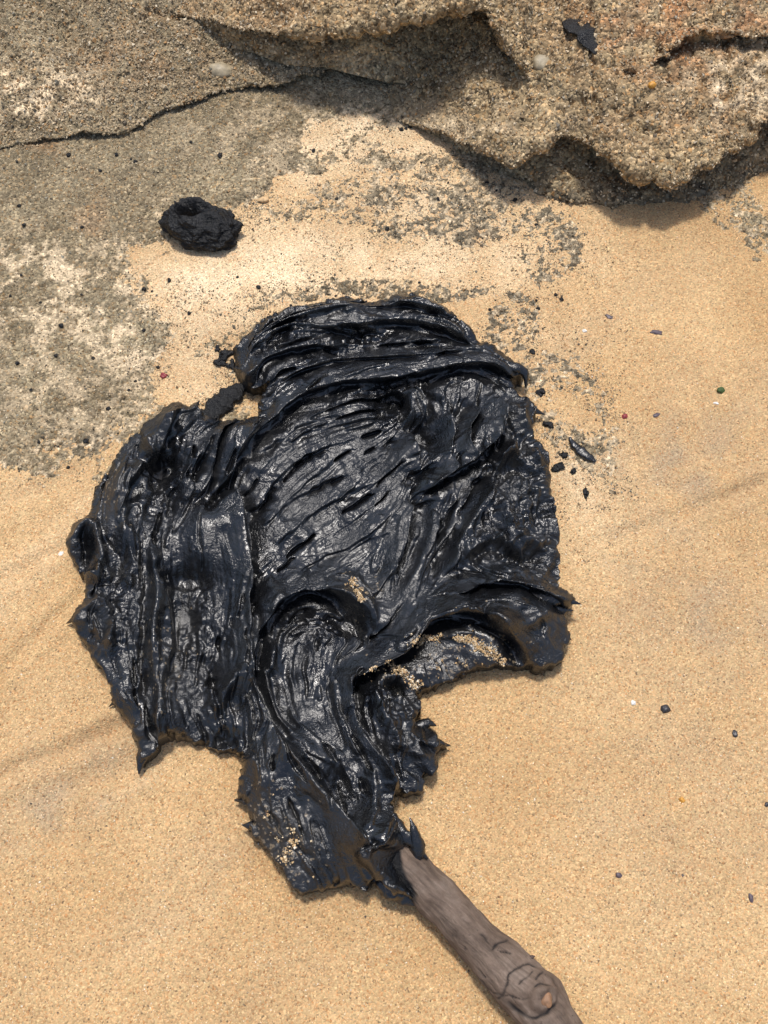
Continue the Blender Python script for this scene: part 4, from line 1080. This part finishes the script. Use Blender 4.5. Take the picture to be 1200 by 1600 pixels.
CRUMB = ['flat black tar crumb at the right edge of the clump, above the slender shard', 'round black tar crumb just below the upper end of the slender shard', 'largest black tar crumb at the right edge of the clump, below the shard',
         'small slanted tar crumb right of the largest crumb', 'black tar crumb under the curled tar tip at the upper right of the clump', 'tiny tar crumb wedged between the clump and the largest right crumb', 'narrow tar crumb lowest of those right of the clump',
         'biggest tar crumb of the cluster at the upper left edge of the clump', 'tar crumb at the left of the upper left cluster', 'lowest tar crumb of the upper left cluster', 'smallest tar crumb, topmost of the upper left cluster', 'lone tar crumb on sand above the curled tar tip']
for i, (a, c, sx, sy, rt) in enumerate([(856, 664, 14, 7, -20), (880, 712, 9, 8, 0), (872, 732, 16, 9, 25), (895, 737, 10, 6, 40), (846, 615, 13, 9, 30), (866, 735, 8, 6, 0), (916, 770, 6, 10, 0), (352, 556, 18, 14, 0), (344, 566, 14, 12, 40), (362, 572, 12, 12, 10), (340, 548, 8, 8, 0), (832, 550, 8, 6, 0)]):
    s = 0.00072
    lab = CRUMB[i]
    pebble('tar_crumb', ground(a, c, 0.0006), (sx * s, sy * s * 1.2, min(sx, sy) * s * 0.6), M_LUMP, lab, 'tar', 'tar crumbs beside the clump', 540 + i * 3, rt, 0.85)

# black specks on the rock and the patchy sand
SPECK = [(36, 436), (66, 478), (202, 612), (212, 597), (246, 572), (50, 612), (227, 522), (128, 462), (238, 457), (265, 440), (297, 494), (264, 437), (226, 455), (146, 561), (98, 513), (30, 572), (35, 332), (32, 265), (207, 256), (214, 260), (160, 276), (42, 361),
         (627, 205), (634, 203), (641, 200), (774, 205), (707, 240), (658, 256), (700, 288), (684, 315), (605, 360), (490, 236), (526, 311), (655, 443), (765, 485), (838, 470), (868, 461), (877, 468), (841, 482), (804, 316), (838, 353), (760, 290), (775, 302), (525, 463),
         (455, 480), (405, 455), (372, 437), (315, 640), (130, 360), (20, 470), (90, 560), (170, 640), (60, 690), (135, 690), (105, 728), (185, 250), (300, 230), (345, 250), (110, 250), (560, 470)]
for i, (a, c) in enumerate(SPECK):
    s = random.uniform(0.0028, 0.0055)
    pebble('tar_speck', ground(a, c, 0.0004), (s, s * random.uniform(0.7, 1.2), s * 0.7), M_LUMP, 'tiny black speck scattered on the rock slab and patchy sand above the clump', 'speck', 'black specks on the rock', 600 + i * 2, random.uniform(0, 180), 0.45, 2)

# dark pebbles and shell bits on the open sand
M_DARK = mat_plain('dark_stone', (0.035, 0.032, 0.035), 0.35)
M_PURP = mat_plain('mussel_shell', (0.10, 0.075, 0.085), 0.45)
M_WHITE = mat_plain('white_shell', (0.78, 0.75, 0.68), 0.5, 0.15)
M_RED = mat_plain('red_fragment', (0.26, 0.035, 0.04), 0.5)
M_GREEN = mat_plain('green_algae', (0.05, 0.085, 0.02), 0.6)
M_OCHRE = mat_plain('ochre_stone', (0.62, 0.30, 0.05), 0.5)
M_PEB = mat_plain('pale_pebble', (0.36, 0.295, 0.19), 0.5, 0.25, 160)
M_CREAM = mat_plain('cream_crumb', (0.62, 0.42, 0.22), 0.8)
LO = [
    ('pebble', 1039, 1108, 14, 13, 0, M_DARK, 'round shiny black pebble on the open sand at the right', 'pebble'),
    ('pebble', 1149, 1146, 8, 11, 10, M_DARK, 'small black pebble at the right edge, below and right of the round black pebble', 'pebble'),
    ('pebble', 966, 1368, 9, 8, 0, M_PURP, 'small dark purple pebble on the sand right of the stick', 'pebble'),
    ('pebble', 1173, 1403, 7, 11, 0, M_PURP, 'dull purple pebble near the lower right edge', 'pebble'),
    ('pebble', 1198, 1257, 8, 6, 30, M_DARK, 'black chip cut by the right edge of the picture', 'pebble'),
    ('shell_chip', 1025, 520, 19, 8, -10, M_PURP, 'flat purple grey shell chip on the sand below the right ledge', 'shell'),
    ('shell_chip', 1025, 648, 11, 7, 30, M_PURP, 'small purple shell chip beside the red fragment on the sand', 'shell'),
    ('shell_chip', 952, 494, 12, 7, -30, M_PURP, 'grey shell chip upper right of the clump, above the white bead', 'shell'),
    ('red_fragment', 976, 651, 10, 8, 60, M_RED, 'small red fragment on the open sand at the right', 'fragment'),
    ('red_fragment', 255, 585, 11, 10, 0, M_RED, 'small pink red fragment beside the rock slab left of the clump', 'fragment'),
    ('algae_tuft', 1127, 609, 12, 11, 0, M_GREEN, 'tiny green algae tuft on the sand at the right', 'algae'),
    ('shell_bead', 914, 516, 7, 7, 0, M_WHITE, 'round white shell bead on the sand upper right of the clump', 'shell'),
    ('shell_bead', 989, 1099, 8, 7, 40, M_WHITE, 'white shell fragment left of the round black pebble', 'shell'),
    ('shell_bead', 94, 864, 8, 8, 0, M_WHITE, 'white shell fragment in the drag line left of the clump', 'shell'),
    ('shell_bead', 1120, 628, 7, 5, 0, M_WHITE, 'white shell fragment just below the green tuft', 'shell'),
    ('ochre_grain', 1066, 1249, 8, 8, 0, M_OCHRE, 'rusty orange grain on the sand at the lower right', 'pebble'),
    ('sand_clod', 412, 315, 20, 14, 20, M_CREAM, 'cream sand clod at the slab step right of the small tar lump', 'sand clod'),
]
for i, (nm, a, c, sx, sy, rt, mt, lab, cat) in enumerate(LO):
    s = 0.00068 if c < 700 else 0.00060
    pebble(nm, ground(a, c, 0.0002), (sx * s * 0.95, sy * s * 0.95, min(sx, sy) * s * (0.4 if nm == 'shell_chip' else 0.7)), mt, lab, cat, None, 800 + i * 2, rt, 0.3 if nm == 'pebble' else 0.5)

# things on the ledges: drop a point on the nearest ledge vertex under the pixel
LV = np.vstack([q.reshape(-1, 3) for q in (VM, VT, VR)]); LPX, LPY = to_px(*LV.T); LD = np.linalg.norm(LV - CAM, axis=1)


def on_ledge(px, py):
    k = np.where((LPX - px) ** 2 + (LPY - py) ** 2 < 25)[0]
    return LV[k[LD[k].argmin()]]


pebble('pebble', on_ledge(347, 106) - np.array([0, 0, .003]), (.030, .021, .016), M_PEB, 'smooth oval beige pebble resting on the thin rock tier, upper left', 'pebble', None, 901, -12, 0.10, 4)
pebble('pebble', on_ledge(843, 92) - np.array([0, 0, .004]), (.020, .021, .015), M_PEB, 'round grey beige pebble set in the rock right of the dark hollow', 'pebble', None, 903, 0, 0.10, 4)
pebble('ochre_grain', on_ledge(1018, 136), (.0085, .0075, .007), M_OCHRE, 'bright orange grain in a pit of the right rock ledge', 'pebble', None, 905, 0, 0.2)
sm = [on_ledge(a, c) + np.array([0, 0, .0003]) for a, c in [(886, 28), (900, 38), (914, 50), (924, 64), (930, 80)]]
obj('tar_smear', tube('tar_smear', sm, [.006, .011, .012, .008, .003], 40, 16, 560, 0.5, 0.16), M_LUMP, label='dark blue black tar smear in a crease of the top right rock', cat='tar')
